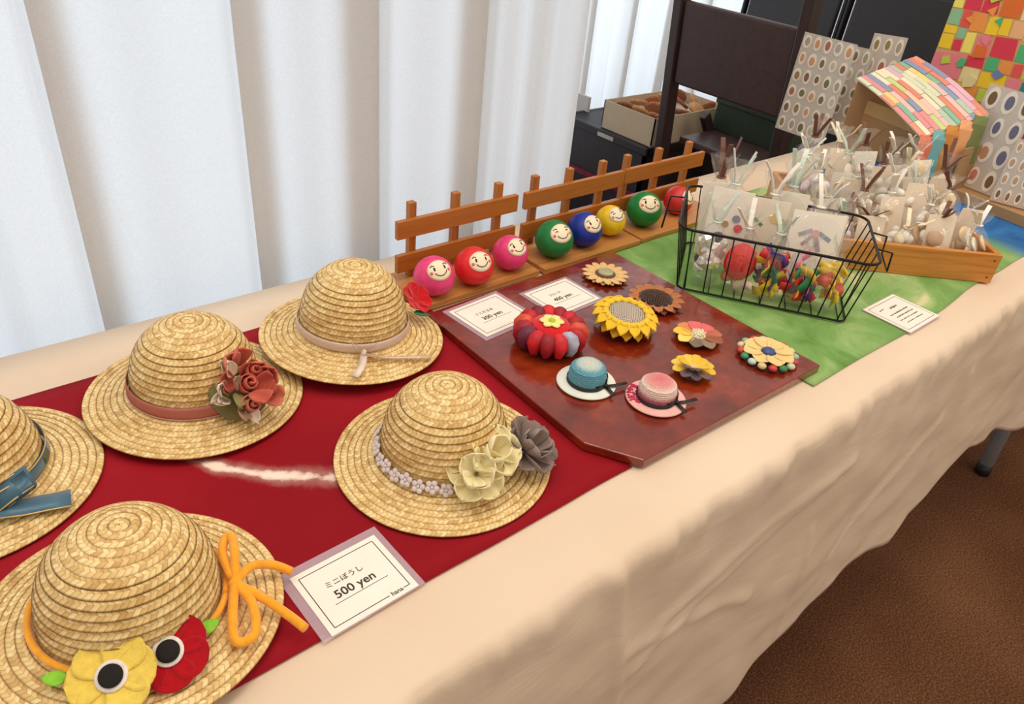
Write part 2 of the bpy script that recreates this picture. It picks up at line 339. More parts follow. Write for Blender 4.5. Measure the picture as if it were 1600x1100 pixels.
# ================================================================== the setting
floor = struct(MB().box(-4, 5, -4, 3.2, -.05, 0).build('floor', m_carpet()))
WALL = plain((214, 206, 196), .9, var=.04, scale=8, bump=.1)
struct(MB().box(-4, 5, 2.75, 2.85, 0, 2.7).build('wall_back', WALL))
struct(MB().box(4.4, 4.5, -4, 2.75, 0, 2.7).build('wall_right', WALL))
struct(MB().box(.135, .165, .80, 2.0, 0, 2.7).build('light_block_wall', WALL))  # unseen wall, added to stop daylight spilling past the near curtain's end
CURT = m_curtain()
def curtain(name, prof, z0, z1, label):
    P = prof; vs = []; fs = []; nz = 10
    for j in range(nz+1):
        z = z0+(z1-z0)*j/nz
        vs += [(x+.004*math.sin(z*2.1+x*9), y, z) for x, y in P]
    m = len(P)
    for j in range(nz):
        for i in range(m-1): fs.append((j*m+i, j*m+i+1, (j+1)*m+i+1, (j+1)*m+i))
    o = MB().add(vs, fs).build(name, CURT, None, True)
    return tag(o, label, 'curtain')
def pleat_profile(folds, x0, x1, y0, amp, seed, end=None):
    rnd = random.Random(seed); pts = []; x = x0; folds = sorted(folds)
    def panel(a, b, ya):
        n = max(6, int((b-a)/.012)); ph = rnd.uniform(0, 6)
        k = rnd.choice([1, 1.5, 2])
        return [(a+(b-a)*i/n, ya+amp*math.sin(ph+k*2*PI*i/n)*math.sin(PI*i/n)) for i in range(n+1)]
    cur = x0
    for a, b, *kind in folds:
        if kind:      # lapped the other way: free edge on the left
            pts += panel(cur, a-.014, y0); n = 5
            pts += [(a-.008, y0+.010), (a-.002, y0+.014)] + [(a+(b-a)*i/n, y0+.016+.004*i/n) for i in range(n+1)]
            pts += [(b+.003, y0+.0185), (b+.002, y0+.014)] + [(b+(a-b)*i/n, y0+.012-.002*i/n) for i in range(1, n)]
            pts += [(a+.003, y0+.009), (a-.0008, y0+.005), (a, y0+.002)]; cur = a+.003
            continue
        pts += panel(cur, b-.003, y0)
        pts += [(b, y0+.002), (b+.0008, y0+.005), (b-.003, y0+.009)]
        n = 5; pts += [(b-.003+(a-b)*i/n*1.15, y0+.010+.003*i/n) for i in range(1, n+1)]
        e = pts[-1][0]; pts += [(e-.002, y0+.017), (e+.001, y0+.021)]; cur = e+.004
        pts += [(cur+(b-cur)*i/n, y0+.022-.006*i/n) for i in range(n+1)]
        cur = b+.012
        pts += [(cur-.006, y0+.012)]
    pts += panel(cur, x1, y0)
    if end: pts += end
    return pts
near = pleat_profile([(-1.12, -1.085), (-.90, -.87), (-.690, -.664, 1), (-.475, -.444, 1), (-.332, -.281), (-.150, -.103)], -2.0, .055, .655, .010, 3,
                     end=[(.07, .660), (.09, .668), (.11, .672), (.125, .674), (.131, .680), (.125, .700), (.10, .712)])
curtain('curtain', near, .02, 2.45, 'long white pleated curtain hanging close behind the table')
far = pleat_profile([(.78, .82), (1.02, 1.05), (1.27, 1.31), (1.5, 1.54), (1.75, 1.79), (2.0, 2.04), (2.25, 2.29), (2.6, 2.64), (2.9, 2.94)], .25, 3.6, 2.02, .016, 8)
curtain('curtain', far, .02, 2.45, 'white pleated curtain hanging farther back behind the dark chair and crate')

# ------------------------------------------------------------------ table
TX0, TX1, TY1, TZ = -1.25, 1.28, .60, .70
tab = thing('folding_table', 'long folding table with grey steel legs under a cream cloth', 'table', (0, .3, 0))
MB().box(TX0+.01, TX1-.01, -.29, .295, .665, .6985).build('tabletop', plain('c9b79c', .6), tab, bevel=.003)
STEEL = plain('9a9a9c', .45, metal=0, var=.05, bump=0)
for sx in (-1.08, 1.10):
    for sy in (-1, 1):
        lg = MB().tube([(sx, sy*.292, .02), (sx+.045*(1 if sx > 0 else -1), sy*.262, .664)], .016, 14).build('leg', STEEL, tab, True)
        part(MB().tube([(sx-.001, sy*.2925, 0), (sx+.0015, sy*.291, .03)], .0185, 14).build('foot_cap', plain('141414', .6), lg, True), 'black rubber foot cap')
    MB().tube([(sx*1.02, -.27, .35), (sx*1.02, .27, .35)], .010, 10).build('stretcher', STEEL, tab, True)
# cloth: top, rounded edge, hanging front
def hem_z(x): return interp(x, [-1.3, -.9, -.5, -.25, -.103, .008, .1, .196, .30, .394, .439, .52, .616, .8, 1.1, 1.3],
                                [.20, .22, .19, .18, .168, .217, .205, .222, .235, .212, .262, .29, .322, .27, .178, .16])
def ridge(x, z, a, b, wd, h):
    ax, az = a; bx, bz = b; dx, dz = bx-ax, bz-az; l2 = dx*dx+dz*dz
    t = ((x-ax)*dx+(z-az)*dz)/l2; tt = max(0, min(1, t)); d2_ = (x-ax-tt*dx)**2+(z-az-tt*dz)**2
    return h*math.exp(-d2_/(wd*wd))
def cloth_pt(x, s):
    """s: 0 at the back hem edge, to 1 at the table's front edge, then 1..2 down the front"""
    e = .006*noise.noise((x*7, 0, 3))+.005*noise.noise((x*26, 1, 3))+.0045*noise.noise((x*62, 2, 3))
    if s <= 1:
        y = TY1+.004-(TY1+.004)*s; z = TZ+.0003*noise.noise((x*9, y*9, 0))
        f = smoothstep(.955, 1, s); return (x, y, z-.004*f*f + .0)
    t = s-1; R = .012
    zz = hem_z(x); drop = TZ-.004-zz
    l = t*drop
    y = -R*(1-math.exp(-l/.007)) ; z = TZ-.004-l
    k = smoothstep(0, .5, t)
    y += -.008*k*(.8+math.sin(x*11+2.2*t+1.3*noise.noise((x*3, t*2, 0)))*.8)
    y += e*math.exp(-((l-.020)/.022)**2)*.9
    y += -.007*noise.noise((x*5+z*3, z*6, 2))*k - .004*noise.noise((x*13+z*9, z*15-x*6, 5))*smoothstep(0, .15, t)
    y -= ridge(x, z, (-.34, .545), (.02, .60), .010, .0045)+ridge(x, z, (-.38, .50), (-.02, .582), .009, .0040)
    y -= ridge(x, z, (-.024, .50), (.012, .25), .006, .0045)+ridge(x, z, (.392, .60), (.40, .43), .006, .0045)
    y -= ridge(x, z, (-.44, .70), (-.39, .40), .010, .005)+ridge(x, z, (-.40, .55), (-.15, .45), .010, .005)+ridge(x, z, (.1, .36), (.35, .52), .012, .005)
    return (x, y, z)
nx, na, nb = 420, 24, 60
ss = [0+.9*i/10 for i in range(10)] + [.9+.1*i/(na-10) for i in range(na-10)] + [1+(i/nb)**1.3 for i in range(nb+1)]
ver = [cloth_pt(TX0-.02+(TX1-TX0+.04)*i/nx, s) for s in ss for i in range(nx+1)]
fac = [(j*(nx+1)+i, (j+1)*(nx+1)+i, (j+1)*(nx+1)+i+1, j*(nx+1)+i+1) for j in range(len(ss)-1) for i in range(nx)]
tc_ = MB().add(ver, fac).build('tablecloth', m_table_cloth(), None, True)
tag(tc_, 'cream cotton cloth over the long table, hanging down its front in creases', 'tablecloth')
md = tc_.modifiers.new('thickness', 'SOLIDIFY'); md.thickness = .0008; md.offset = -1

def flat_cloth(name, outline, z, mat, label, nx=60, ny=24):
    """outline(u) -> (front y, back y) for x ; flat sheet lying on the table"""
    x0, x1, fy, by = outline
    def f(u, v):
        x = x0+(x1-x0)*u; a = fy(x); b = by(x)
        return (x, a+(b-a)*v, z+.0005*noise.noise((x*12, v*5, 1)))
    o = MB().shell(f, nx, ny, .0008).build(name, mat, None, True)
    return tag(o, label, 'cloth')
flat_cloth('display_cloth', (-1.15, -.335, lambda x: .072+.003*noise.noise((x*9, 0, 0))+.012*smoothstep(-.42, -.335, x)*0, lambda x: .512+.012*(x+.8)), .7022, m_red_cloth(),
           'crimson tie-dyed cloth with a white crease under the straw hats')
flat_cloth('display_cloth', (-.03, 1.2, lambda x: .046+.005*noise.noise((x*7, 3, 0))+.01*smoothstep(.3, .45, x), lambda x: .50), .7022, m_green_cloth(),
           'green tie-dyed cloth turning blue under the basket and tray', 90, 30)
ZC = .7032   # top of the display cloths

# ================================================================== straw hats
HR, HC, HH = .110, .064, .092
def hat_profile(rc, H, R, zb, rim):
    P = []
    for i in range(41):
        t = i/40*PI/2; P.append((rc*math.sin(t)**.92, zb+(H-zb)*max(0, math.cos(t))**.80))
    P[-1] = (rc, zb)
    for i in range(1, 21):
        t = i/20; P.append((rc+(R-rc)*t, zb+(rim-zb)*(1-(1-t)**1.8)))
    return P
def resample(P, step):
    d = [0]
    for a, b in zip(P, P[1:]): d.append(d[-1]+math.hypot(b[0]-a[0], b[1]-a[1]))
    def at(s):
        for i in range(1, len(P)):
            if s <= d[i] or i == len(P)-1:
                t = (s-d[i-1])/max(1e-9, d[i]-d[i-1]); a, b = P[i-1], P[i]
                tx, tz = b[0]-a[0], b[1]-a[1]; l = math.hypot(tx, tz) or 1
                return a[0]+tx*t, a[1]+tz*t, -tz/l*-1, tx/l
    return d[-1], at
def braid_part(name, P, mat, parent, width, seg=150, relief=.0016, pl=.0046, prof=((0, 0), (.07, .75), (.3, 1), (.62, .95), (.93, .7)), row0=0, sq=1.0):
    """surface of revolution made of raised braid rows; uv.x counts plaits, uv.y counts rows"""
    tot, at = resample(P, width); rows = max(1, round(tot/width)); st = tot/rows
    vs = []; fs = []; uvs = []; ring = []
    for k in range(rows):
        for v, h in prof: ring.append((k, v, h))
    ring.append((rows-1, 1.0, 0))
    for k, v, h in ring:
        s = (k+v)*st; x, z, nx_, nz_ = at(min(s, tot))
        x = max(0.0003, x + nx_*relief*h); z = z + nz_*relief*h
        vs += [(x*math.cos(2*PI*i/seg), x*sq*math.sin(2*PI*i/seg), z) for i in range(seg)]
    me_f = []
    for j in range(len(ring)-1):
        k, v, h = ring[j]; v2 = ring[j+1][1] if ring[j+1][0] == k else 1.0
        x, *_ = at(min((k+.5)*st, tot)); n = max(4, round(2*PI*x/pl))
        for i in range(seg):
            i2 = (i+1) % seg; fs.append((j*seg+i, (j+1)*seg+i, (j+1)*seg+i2, j*seg+i2))
            a, b = i/seg*n, (i+1)/seg*n
            if ring[j+1][0] == k or j == len(ring)-2: va, vb = v, v2
            else: va, vb = v, 1.0
            kk = k+row0; uvs += [(a, kk+va), (a, kk+vb-.0001), (b, kk+vb-.0001), (b, kk+va)]
    me = bpy.data.meshes.new(name); me.from_pydata(vs, [], fs); me.materials.append(mat)
    ul = me.uv_layers.new(name='braid'); ul.data.foreach_set('uv', [c for p in uvs for c in p])
    me.polygons.foreach_set('use_smooth', [True]*len(me.polygons)); me.update()
    return link(name, me, parent)
def straw_hat(label, loc, rot=(0, 0, 0), zb=.014, rim=.0022, R=HR, H=HH, rc=HC):
    t = thing('straw_hat', label, 'hat', loc, rot, 'miniature straw hats')
    P = hat_profile(rc, H, R, zb, rim)
    cr = braid_part('crown', P[:41], STRAW, t, .0070)
    br = braid_part('brim', P[40:], STRAW, t, .0068, row0=30)
    md = br.modifiers.new('thickness', 'SOLIDIFY'); md.thickness = .0018; md.offset = -1
    return t
def crown_r(z, zb=.014, H=HH, rc=HC):
    c = min(1, max(0, (z-zb)/(H-zb)))**(1/.80); return rc*math.sin(math.acos(c))**.92
def band(parent, name, mat, z0, z1, a0, a1, off=.0022, n=72, thick=.0006, wob=.0):
    a0, a1 = math.radians(a0), math.radians(a1)
    def f(u, v):
        a = a0+(a1-a0)*u; z = z0+(z1-z0)*v; r = crown_r(z)+off+.0006*math.sin(v*PI); z += wob*math.sin(a*5)
        return (r*math.cos(a), r*math.sin(a), z)
    return MB().shell(f, n, 4, thick).build(name, mat, parent, True)

def petal_mesh(name, length, width, mat, cup=.3, curl=.2, notch=0, pointed=0, thick=.0010, base=.15, ruf=0, nu=8, nv=6, rounded=0):
    """petal from the origin along +X, width in Y, rising by curl"""
    def f(u, v):
        s = v*2-1
        wv = (base+(1-base)*math.sin(min(1, u*1.0)**.8*PI*.62)) if not pointed else (base+(1-base)*math.sin(u**.75*PI)**.8)*(1 if u < .98 else .25)
        if rounded: wv = max(base*(1-u), math.sin(PI*u**1.35)**.55 if 0 < u < 1 else 0)
        elif not pointed: wv *= (1-.55*max(0, (u-.75)/.25)**2)
        L_ = length*u*(1-notch*(1-abs(s))*.22*u**4)
        y = s*width/2*wv
        return (L_*(1-.06*s*s), y, curl*length*u*u + cup*width*s*s*wv*.5 + ruf*math.sin(s*6+u*3)*u)
    return MB().shell(f, nu, nv, thick).mesh(name, mat, True)
def flower(parent, name, loc, normal, petals, twist=0):
    """empty-free flower: returns a small disc mesh (calyx) that carries petals as children; petals = [(mesh, n, tilt, phase, lift)]"""
    q = Vector(normal).to_track_quat('Z', 'Y').to_euler()
    return loc, q
def place_petals(parent, me, n, phase=0, lift=0, tilt=0, name='petal', jit=0, seed=1, radius=0):
    rnd = random.Random(seed)
    for k in range(n):
        a = phase+2*PI*k/n + rnd.uniform(-jit, jit); t_ = tilt + rnd.uniform(-jit, jit)
        o = link(name, me, parent); o.matrix_local = T(0, 0, lift+rnd.uniform(0, .0004)) @ Rz(a) @ T(radius, 0, 0) @ Matrix.Rotation(-t_, 4, 'Y')
def disc(parent, name, r, z0, z1, mat, n=28, dome=.3, xf=None):
    pr = [(.0002, z0), (r, z0), (r, z0+(z1-z0)*(1-dome)), (r*.86, z0+(z1-z0)*(1-dome*.35)), (r*.5, z1-(z1-z0)*.05*dome), (.0002, z1)]
    return MB().lathe(pr, n, xf).build(name, mat, parent, True)
def orient(o, loc, normal, spin=0):
    o.location = loc; o.rotation_euler = (Vector(normal).to_track_quat('Z', 'Y').to_matrix() @ Matrix.Rotation(spin, 3, 'Z')).to_euler(); return o

# --- hat with pink ribbon and fabric posy
h = straw_hat('straw hat with a dusty pink ribbon and a posy of coral fabric roses', (-.655, .418, ZC+.0035), (0, .035, 0))
PINKR = m_film('sheer_pink_ribbon', (196, 116, 104), .72, .05, .3)
band(h, 'ribbon', PINKR, .016, .030, 100, 345)
part(band(h, 'ribbon_edge', satin('c08a7c'), .0155, .0170, 100, 345, .0028), 'satin edge of the sheer ribbon')
rnd = random.Random(5)
posy = disc(h, 'posy', .024, -.004, .002, cloth((120, 116, 70)), 18); orient(posy, (.023, -.062, .036), (.18, -.85, .75)); posy.scale = (1.3, 1.3, 1.2)
rose_me = [petal_mesh('petal', .017, .017, cloth(c), .9, .55, ruf=.0012, thick=.0012) for c in ((200, 98, 78), (214, 122, 100), (184, 82, 66))]
leafme = [petal_mesh('leaf', .018, .011, cloth(c), .4, .2, pointed=1, ruf=.001) for c in ((226, 208, 180), (150, 142, 92), (168, 134, 104), (236, 220, 202))]
for k in range(15):
    a = 2*PI*k/15 + rnd.uniform(-.2, .2); rr = rnd.choice([.006, .014, .018]); lf = rnd.uniform(.002, .014)
    m_ = rose_me[k % 3] if math.cos(a-.3) > -.35 else leafme[k % 4]
    o = link('petal' if m_ in rose_me else 'leaf', m_, posy); o.matrix_local = T(rr*math.cos(a), rr*math.sin(a), lf) @ Rz(a+rnd.uniform(-.6, .6)) @ Matrix.Rotation(-rnd.uniform(.1, .9), 4, 'Y')
for k in range(7):
    a = PI*.75+rnd.uniform(-.9, .9); o = link('leaf', leafme[k % 4], posy); o.matrix_local = T(.012*math.cos(a), .012*math.sin(a), rnd.uniform(.002, .01)) @ Rz(a+rnd.uniform(-.7, .7)) @ Matrix.Rotation(-rnd.uniform(.2, 1.0), 4, 'Y')
for k, (x, y) in enumerate([(.012, .010), (.016, -.010), (-.002, -.014), (.004, .002), (.022, .001)]):
    pts = []
    for i in range(26):
        a = i*.55+k; r = .0012+.00028*i; pts.append((x+r*math.cos(a), y+r*math.sin(a), .012+.004*math.cos(i*.1)))
    MB().strip(pts, (0, 0, 1), .009, .0009).build('rolled_rose', cloth([(206, 104, 84), (190, 84, 70), (218, 128, 104)][k % 3]), posy, True)

# --- hat with white sheer ribbon, red flower at its far side
h = straw_hat('straw hat with a sheer white ribbon and small bow beside the wooden fence', (-.462, .425, ZC+.010), (0, .062, 0), H=.096)
SHEER = m_film('sheer_white_ribbon', (240, 218, 204), .62, .08, .25)
band(h, 'ribbon', SHEER, .017, .028, 0, 360, .0024, 96)
bow = MB().ball((0, 0, 0), .0035, 10, 8).build('bow', satin('f4e2d2'), h, True); orient(bow, (-.026, -.069, .022), (-.4, -.8, .35))
for sgn, pts in ((1, [(0, 0, 0), (.012, .004, .003), (.020, .008, .002), (.016, .012, .001), (.004, .004, 0)]), (-1, [(0, 0, 0), (-.010, .005, .003), (-.014, .012, .002), (-.006, .008, .001), (0, .001, 0)])):
    MB().strip(pts, (0, .3, 1), .006, .0004).build('bow_loop', SHEER, bow, True)
tl = MB().strip([(-.026, -.069, .021), (-.032, -.078, .014), (-.040, -.086, .0135), (-.050, -.0925, .0105)], (.7, -.5, .1), .008, .0005).build('ribbon_tail', satin('eedccb'), h, True)
MB().strip([(-.026, -.069, .021), (.000, -.081, .0145), (.03, -.089, .011), (.05, -.095, .0095)], (.3, -.7, .1), .008, .0005).build('ribbon_tail', SHEER, h, True)
fl = disc(h, 'felt_flower', .007, 0, .003, felt((186, 14, 24)), 16); orient(fl, (.084, -.004, .032), (.25, -.55, .75)); fl.scale = (1.15, 1.15, 1.1)
place_petals(fl, petal_mesh('petal', .020, .017, felt((196, 16, 26)), .3, .15), 6, .2, .001, .15)
o = link('leaf', petal_mesh('leaf', .020, .013, felt((20, 110, 56)), .2, .1, pointed=1), h); o.matrix_local = T(.072, -.022, .026) @ Rz(-.55) @ Matrix.Rotation(.25, 4, 'Y')

# --- hat with lace band, cream and grey flowers
h = straw_hat('straw hat with a white daisy lace band and cream and grey blossoms', (-.490, .192, ZC), (0, 0, 0))
lace = band(h, 'lace_band', m_film('lace_tulle', (222, 212, 216), .45, .02, .5), .019, .0215, 0, 360, .0026, 96)
lf_me = MB()
for k in range(5): lf_me.ball((.0044*math.cos(2*PI*k/5), .0044*math.sin(2*PI*k/5), .0004), .0030, 8, 5, (1, 1, .45))
lf_me.ball((0, 0, .001), .0017, 8, 5, (1, 1, .7)); LACEM = cloth((224, 214, 214)); lme = lf_me.mesh('lace_daisy', LACEM, True)
for k in range(32):
    a = 2*PI*k/32; r = crown_r(.021)+.0040
    o = link('lace_daisy', lme, lace); orient(o, (r*math.cos(a), r*math.sin(a), .021+.0012*(-1)**k), (math.cos(a), math.sin(a), .55), k)
cf = disc(h, 'cream_blossom', .010, -.002, .002, cloth((226, 214, 160)), 18); orient(cf, (-.010, -.064, .030), (-.35, -.55, .80), .3)
CRP = petal_mesh('petal', .031, .029, cloth((238, 226, 176)), .55, .16, .3, ruf=.0024, thick=.0009, nu=12, nv=10, rounded=1)
CRP2 = petal_mesh('petal', .023, .024, cloth((242, 230, 184)), .8, .45, .3, ruf=.0024, thick=.0009, nu=12, nv=10, rounded=1)
place_petals(cf, CRP, 5, .2, .001, .05, jit=.08, seed=3); place_petals(cf, CRP2, 4, .6, .004, .32, jit=.15, seed=4)
cf2 = disc(h, 'cream_blossom', .009, -.002, .002, cloth((226, 214, 160)), 18); orient(cf2, (.012, -.058, .040), (.0, -.55, .85), 1.0)
place_petals(cf2, CRP, 5, .0, .001, .18, jit=.12, seed=5); place_petals(cf2, CRP2, 3, .6, .004, .55, jit=.15, seed=6)
part(MB().tube([(0, 0, 0), (0, 0, .010)], .0017, 8).build('stamen', cloth((120, 104, 50)), cf, True), 'brown centre stalk')
gf = disc(h, 'grey_blossom', .010, -.002, .002, cloth((122, 104, 98)), 18); orient(gf, (.056, -.056, .022), (.35, -.55, .80), .4)
GRP = petal_mesh('petal', .035, .024, cloth((142, 124, 116)), .8, .25, .6, ruf=.0022, thick=.0009)
GRP2 = petal_mesh('petal', .027, .020, cloth((156, 138, 130)), 1.0, .5, .5, ruf=.002, thick=.0009)
place_petals(gf, GRP, 7, .1, .001, .08, jit=.12, seed=7); place_petals(gf, GRP2, 5, .5, .003, .5, jit=.2, seed=8)

# --- front hat with yellow cord, yellow and red felt flowers
h = straw_hat('straw hat with an orange-yellow cord bow and yellow and red felt flowers', (-.796, .170, ZC), (-.035, .07, 0), R=.1105, H=.090)
h.location.z += .008
CORD = felt((246, 168, 44))
pts = []
for i in range(60):
    a = math.radians(150+ (330-150+360*0)*i/59) ; r = crown_r(.018)+.0038; pts.append((r*math.cos(a), r*math.sin(a), .0185))
cord = MB().tube(pts, .0026, 10).build('cord', CORD, h, True)
pts = [((crown_r(.019)+.0036)*math.cos(math.radians(a)), (crown_r(.019)+.0036)*math.sin(math.radians(a)), .0195) for a in range(-32, 60, 3)]
MB().tube(pts, .0026, 10).build('cord', CORD, h, True)
BX, BY = .066, -.034
bow = MB().ball((0, 0, 0), .0052, 12, 8, (1, 1, .8)).build('bow_knot', CORD, h, True, loc=(BX, BY, .024))
def bz(x, y):  # brim height in the hat's frame
    r = math.hypot(x, y); t = max(0, min(1, (r-HC)/(HR-HC))); return .014+(.0022-.014)*(1-(1-t)**1.8)+.0035
def cordpath(name, pl, lift=.002):
    P = []
    for i in range(len(pl)-1):
        p0 = pl[max(i-1, 0)]; p1 = pl[i]; p2 = pl[i+1]; p3 = pl[min(i+2, len(pl)-1)]
        for k in range(6):
            t = k/6; c = [.5*((2*p1[q])+(-p0[q]+p2[q])*t+(2*p0[q]-5*p1[q]+4*p2[q]-p3[q])*t*t+(-p0[q]+3*p1[q]-3*p2[q]+p3[q])*t**3) for q in range(3)]; P.append(c)
    P.append(pl[-1]); P = [(x, y, max(z, bz(BX+x, BY+y)-.024+lift)) for x, y, z in P]
    return MB().tube(P, .0037, 12).build(name, CORD, bow, True)
cordpath('bow_loop', [(0, 0, 0), (.008, .018, .010), (.014, .038, .010), (.010, .042, .008), (.002, .028, .006), (0, .004, .002)])
cordpath('bow_loop', [(0, 0, 0), (.004, -.022, -.004), (-.004, -.045, -.01), (-.018, -.044, -.01), (-.012, -.024, -.006), (0, 0, 0)])
cordpath('cord_end', [(0, 0, 0), (.016, .008, .002), (.034, .008, -.006), (.046, -.002, -.012)])
cordpath('cord_end', [(0, 0, 0), (.012, -.020, -.004), (.024, -.040, -.012), (.030, -.058, -.014)])
def anemone(x, y, z, nrm, col, dark, r, spin, label):
    fl = disc(h, 'felt_flower', .0105, .0004, .0030, felt((232, 224, 216)), 26, .2); orient(fl, (x, y, z), nrm, spin)
    part(fl, 'white felt ring under the black centre')
    place_petals(fl, petal_mesh('petal', r, r*.98, felt(col), .12, .06, .5, thick=.0014, nu=12, nv=10, rounded=1, base=.3), 6, 0, -.0012, .05, jit=.07, seed=int(r*1e5))
    part(disc(fl, 'flower_centre', .0078, .0028, .0062, BLACKFELT, 24, .5), 'black pompom centre'); return fl
anemone(-.032, -.067, .0235, (-.32, -.52, .84), (236, 206, 92), 0, .0315, .25, '')
anemone(.004, -.068, .0235, (-.10, -.58, .84), (176, 12, 26), 0, .0300, .5, '')
LEAF = petal_mesh('leaf', .016, .012, felt((138, 206, 58)), .1, .1, pointed=1)
for x, y, z, a in ((-.056, -.048, .018, PI-.5), (.028, -.062, .021, .1)):
    o = link('leaf', LEAF, h); o.matrix_local = T(x, y, z) @ Rz(a) @ Matrix.Rotation(-.1, 4, 'Y')

# --- hat with blue ribbon, cut by the frame
h = straw_hat('straw hat with a teal blue satin ribbon and gold-edged bow', (-.868, .400, ZC), (0, 0, 0))
BLU = satin((62, 106, 130)); GOLD = plain('d8b878', .3, metal=.4, var=.05)
rb = band(h, 'ribbon', BLU, .017, .031, 0, 360, .0026, 96)
band(rb, 'gold_edge', GOLD, .0305, .0316, 0, 360, .0030, 96); band(rb, 'gold_edge', GOLD, .0160, .0170, 0, 360, .0030, 96)
part(band(rb, 'woven_motif', plain((196, 140, 50), .6), .021, .029, 5, 16, .0034, 8), 'ochre woven motif'); part(band(rb, 'woven_motif', plain((88, 100, 56), .6), .020, .028, -30, -18, .0034, 8), 'olive woven motif')
bw = MB().ball((0, 0, 0), .006, 12, 8, (1, 1, .8)).build('bow', BLU, h, True, loc=(.010, -.067, .024))
def ribb(name, pl, wd, wid, par):
    o = MB().strip(pl, wd, wid, .0007).build(name, BLU, par, True)
    for s in (-1, 1):
        W_ = Vector(wd).normalized()*s*wid/2; MB().tube([Vector(p)+W_ for p in pl], .0007, 6).build('gold_edge', GOLD, par, True)
ribb('bow_loop', [(0, 0, 0), (.018, .004, .006), (.034, .010, .008), (.030, .012, .002), (.010, .004, -.001)], (.1, .9, .7), .020, bw)
ribb('bow_loop', [(0, 0, 0), (-.018, -.004, .006), (-.034, -.010, .008), (-.030, -.012, .002), (-.010, -.004, -.001)], (.1, .9, .7), .020, bw)
ribb('ribbon_tail', [(.0, -.004, -.004), (.018, -.006, -.009), (.038, -.008, -.012), (.056, -.012, -.0135)], (-.1, 1, .1), .021, bw)

# ================================================================== price cards
def price_card(label, loc, rz, w_, d_, title, price, paper_box, tsize=.0072, psize=.0118, extra=None):
    t = thing('price_card', label, 'card', loc, (0, 0, rz), 'laminated price cards')
    MB().box(-w_/2, w_/2, -d_/2, d_/2, 0, .0008).build('laminate', LAMINATE, t)
    x0, x1, y0, y1 = paper_box
    pp = MB().box(x0, x1, y0, y1, .0006, .0012).build('paper', PRINTED, t)
    z0, z1 = .00122, .00135; i = .0055; lw = .0007; b = MB()
    b.box(x0+i, x1-i, y0+i-lw/2, y0+i+lw/2, z0, z1) if not extra else b.box(x0+i, x1-i-.020, y0+i-lw/2, y0+i+lw/2, z0, z1).box(x1-i-.006, x1-i, y0+i-lw/2, y0+i+lw/2, z0, z1)
    b.box(x0+i, x1-i, y1-i-lw/2, y1-i+lw/2, z0, z1).box(x0+i-lw/2, x0+i+lw/2, y0+i, y1-i, z0, z1).box(x1-i-lw/2, x1-i+lw/2, y0+i, y1-i, z0, z1)
    b.build('border_line', INK, pp)
    cx, cy = (x0+x1)/2, (y0+y1)/2
    if title: link('lettering', text_mesh(title, tsize, INK, bold=.00005), pp, (cx-.004, cy+.0095, z1))
    if price:
        link('lettering', text_mesh(price, psize, INK, bold=.00022), pp, (cx-.001, cy-.0030, z1))
        MB().box(cx-.024, cx+.026, cy-.0110, cy-.0105, z0, z1).build('underline', INK, pp)
    return t, pp, cx, cy, z1
c, pp, cx, cy, z1 = price_card('laminated price card reading 500 yen lying between straw hats', (-.6435, .1085, ZC+.0003), .03, .096, .079, 'ミニぼうし', '500 yen', (-.040, .042, -.0385, .031), extra=1)
link('lettering', text_mesh('hana', .006, INK, bold=.0001), pp, (.042-.0055-.0125, -.0385+.0055, z1))
price_card('laminated price card on the lacquer board beside the pink round dolls', (-.286, .3745, .7142), .08, .096, .086, 'ミニだるま', '300 yen', (-.042, .042, -.037, .037), .0062, .0105)
price_card('laminated price card on the lacquer board under the beige flower brooch', (-.171, .3620, .7142), .05, .092, .078, 'ブローチ', '400 yen', (-.041, .041, -.034, .034), .0058, .0105)
c, pp, cx, cy, z1 = price_card('small printed price card lying across the edge of green cloth', (.257, .0765, ZC+.0003), 0, .094, .077, None, None, (-.0455, .0455, -.037, .037))
rnd = random.Random(2); bmarks = [(-.022, .020, .012, 1), (.006, .016, .020, 2), (.0, .004, .05, 1.2), (.002, -.004, .046, 1.2), (.0, -.012, .05, 1), (.002, -.020, .044, 1)]
for x, y, ln, hh in bmarks:
    b = MB(); q = x-ln/2
    while q < x+ln/2: l = rnd.uniform(.0016, .004); b.box(q, q+l, y-.001*hh*rnd.uniform(.6, 1.2), y+.001*hh*rnd.uniform(.6, 1.2), .00122, .00135); q += l+.0014
    b.build('print_line', INK, pp)

# ================================================================== wooden fences
def fence(label, x0, x1, yb, posts, bx0, bx1):
    t = thing('miniature_fence', label, 'fence', (0, 0, ZC), (0, 0, 0), 'little wooden fence stands')
    MB().box(bx0, bx1, yb-.085, yb+.016, .0, .0085).build('base_board', WOOD_B, t, bevel=.001)
    for z0 in (.022, .072): MB().box(x0, x1, yb-.012, yb-.0045, z0, z0+.026).build('rail', WOOD_F, t, bevel=.0008)
    for x in posts: MB().box(x-.0055, x+.0055, yb-.0045, yb+.0055, .0085, .118).build('post', WOOD_P, t, bevel=.001)
    return t
fence('little wooden fence stand behind the pink and red round dolls', -.343, -.134, .525, (-.314, -.241, -.164), -.352, -.143)
fence('little wooden fence stand behind the blue and yellow round dolls', -.121, .094, .523, (-.095, -.024, .050), -.134, .076)
fence('little wooden fence stand reaching behind the wire basket', .098, .306, .525, (.110, .189, .270), .081, .300)

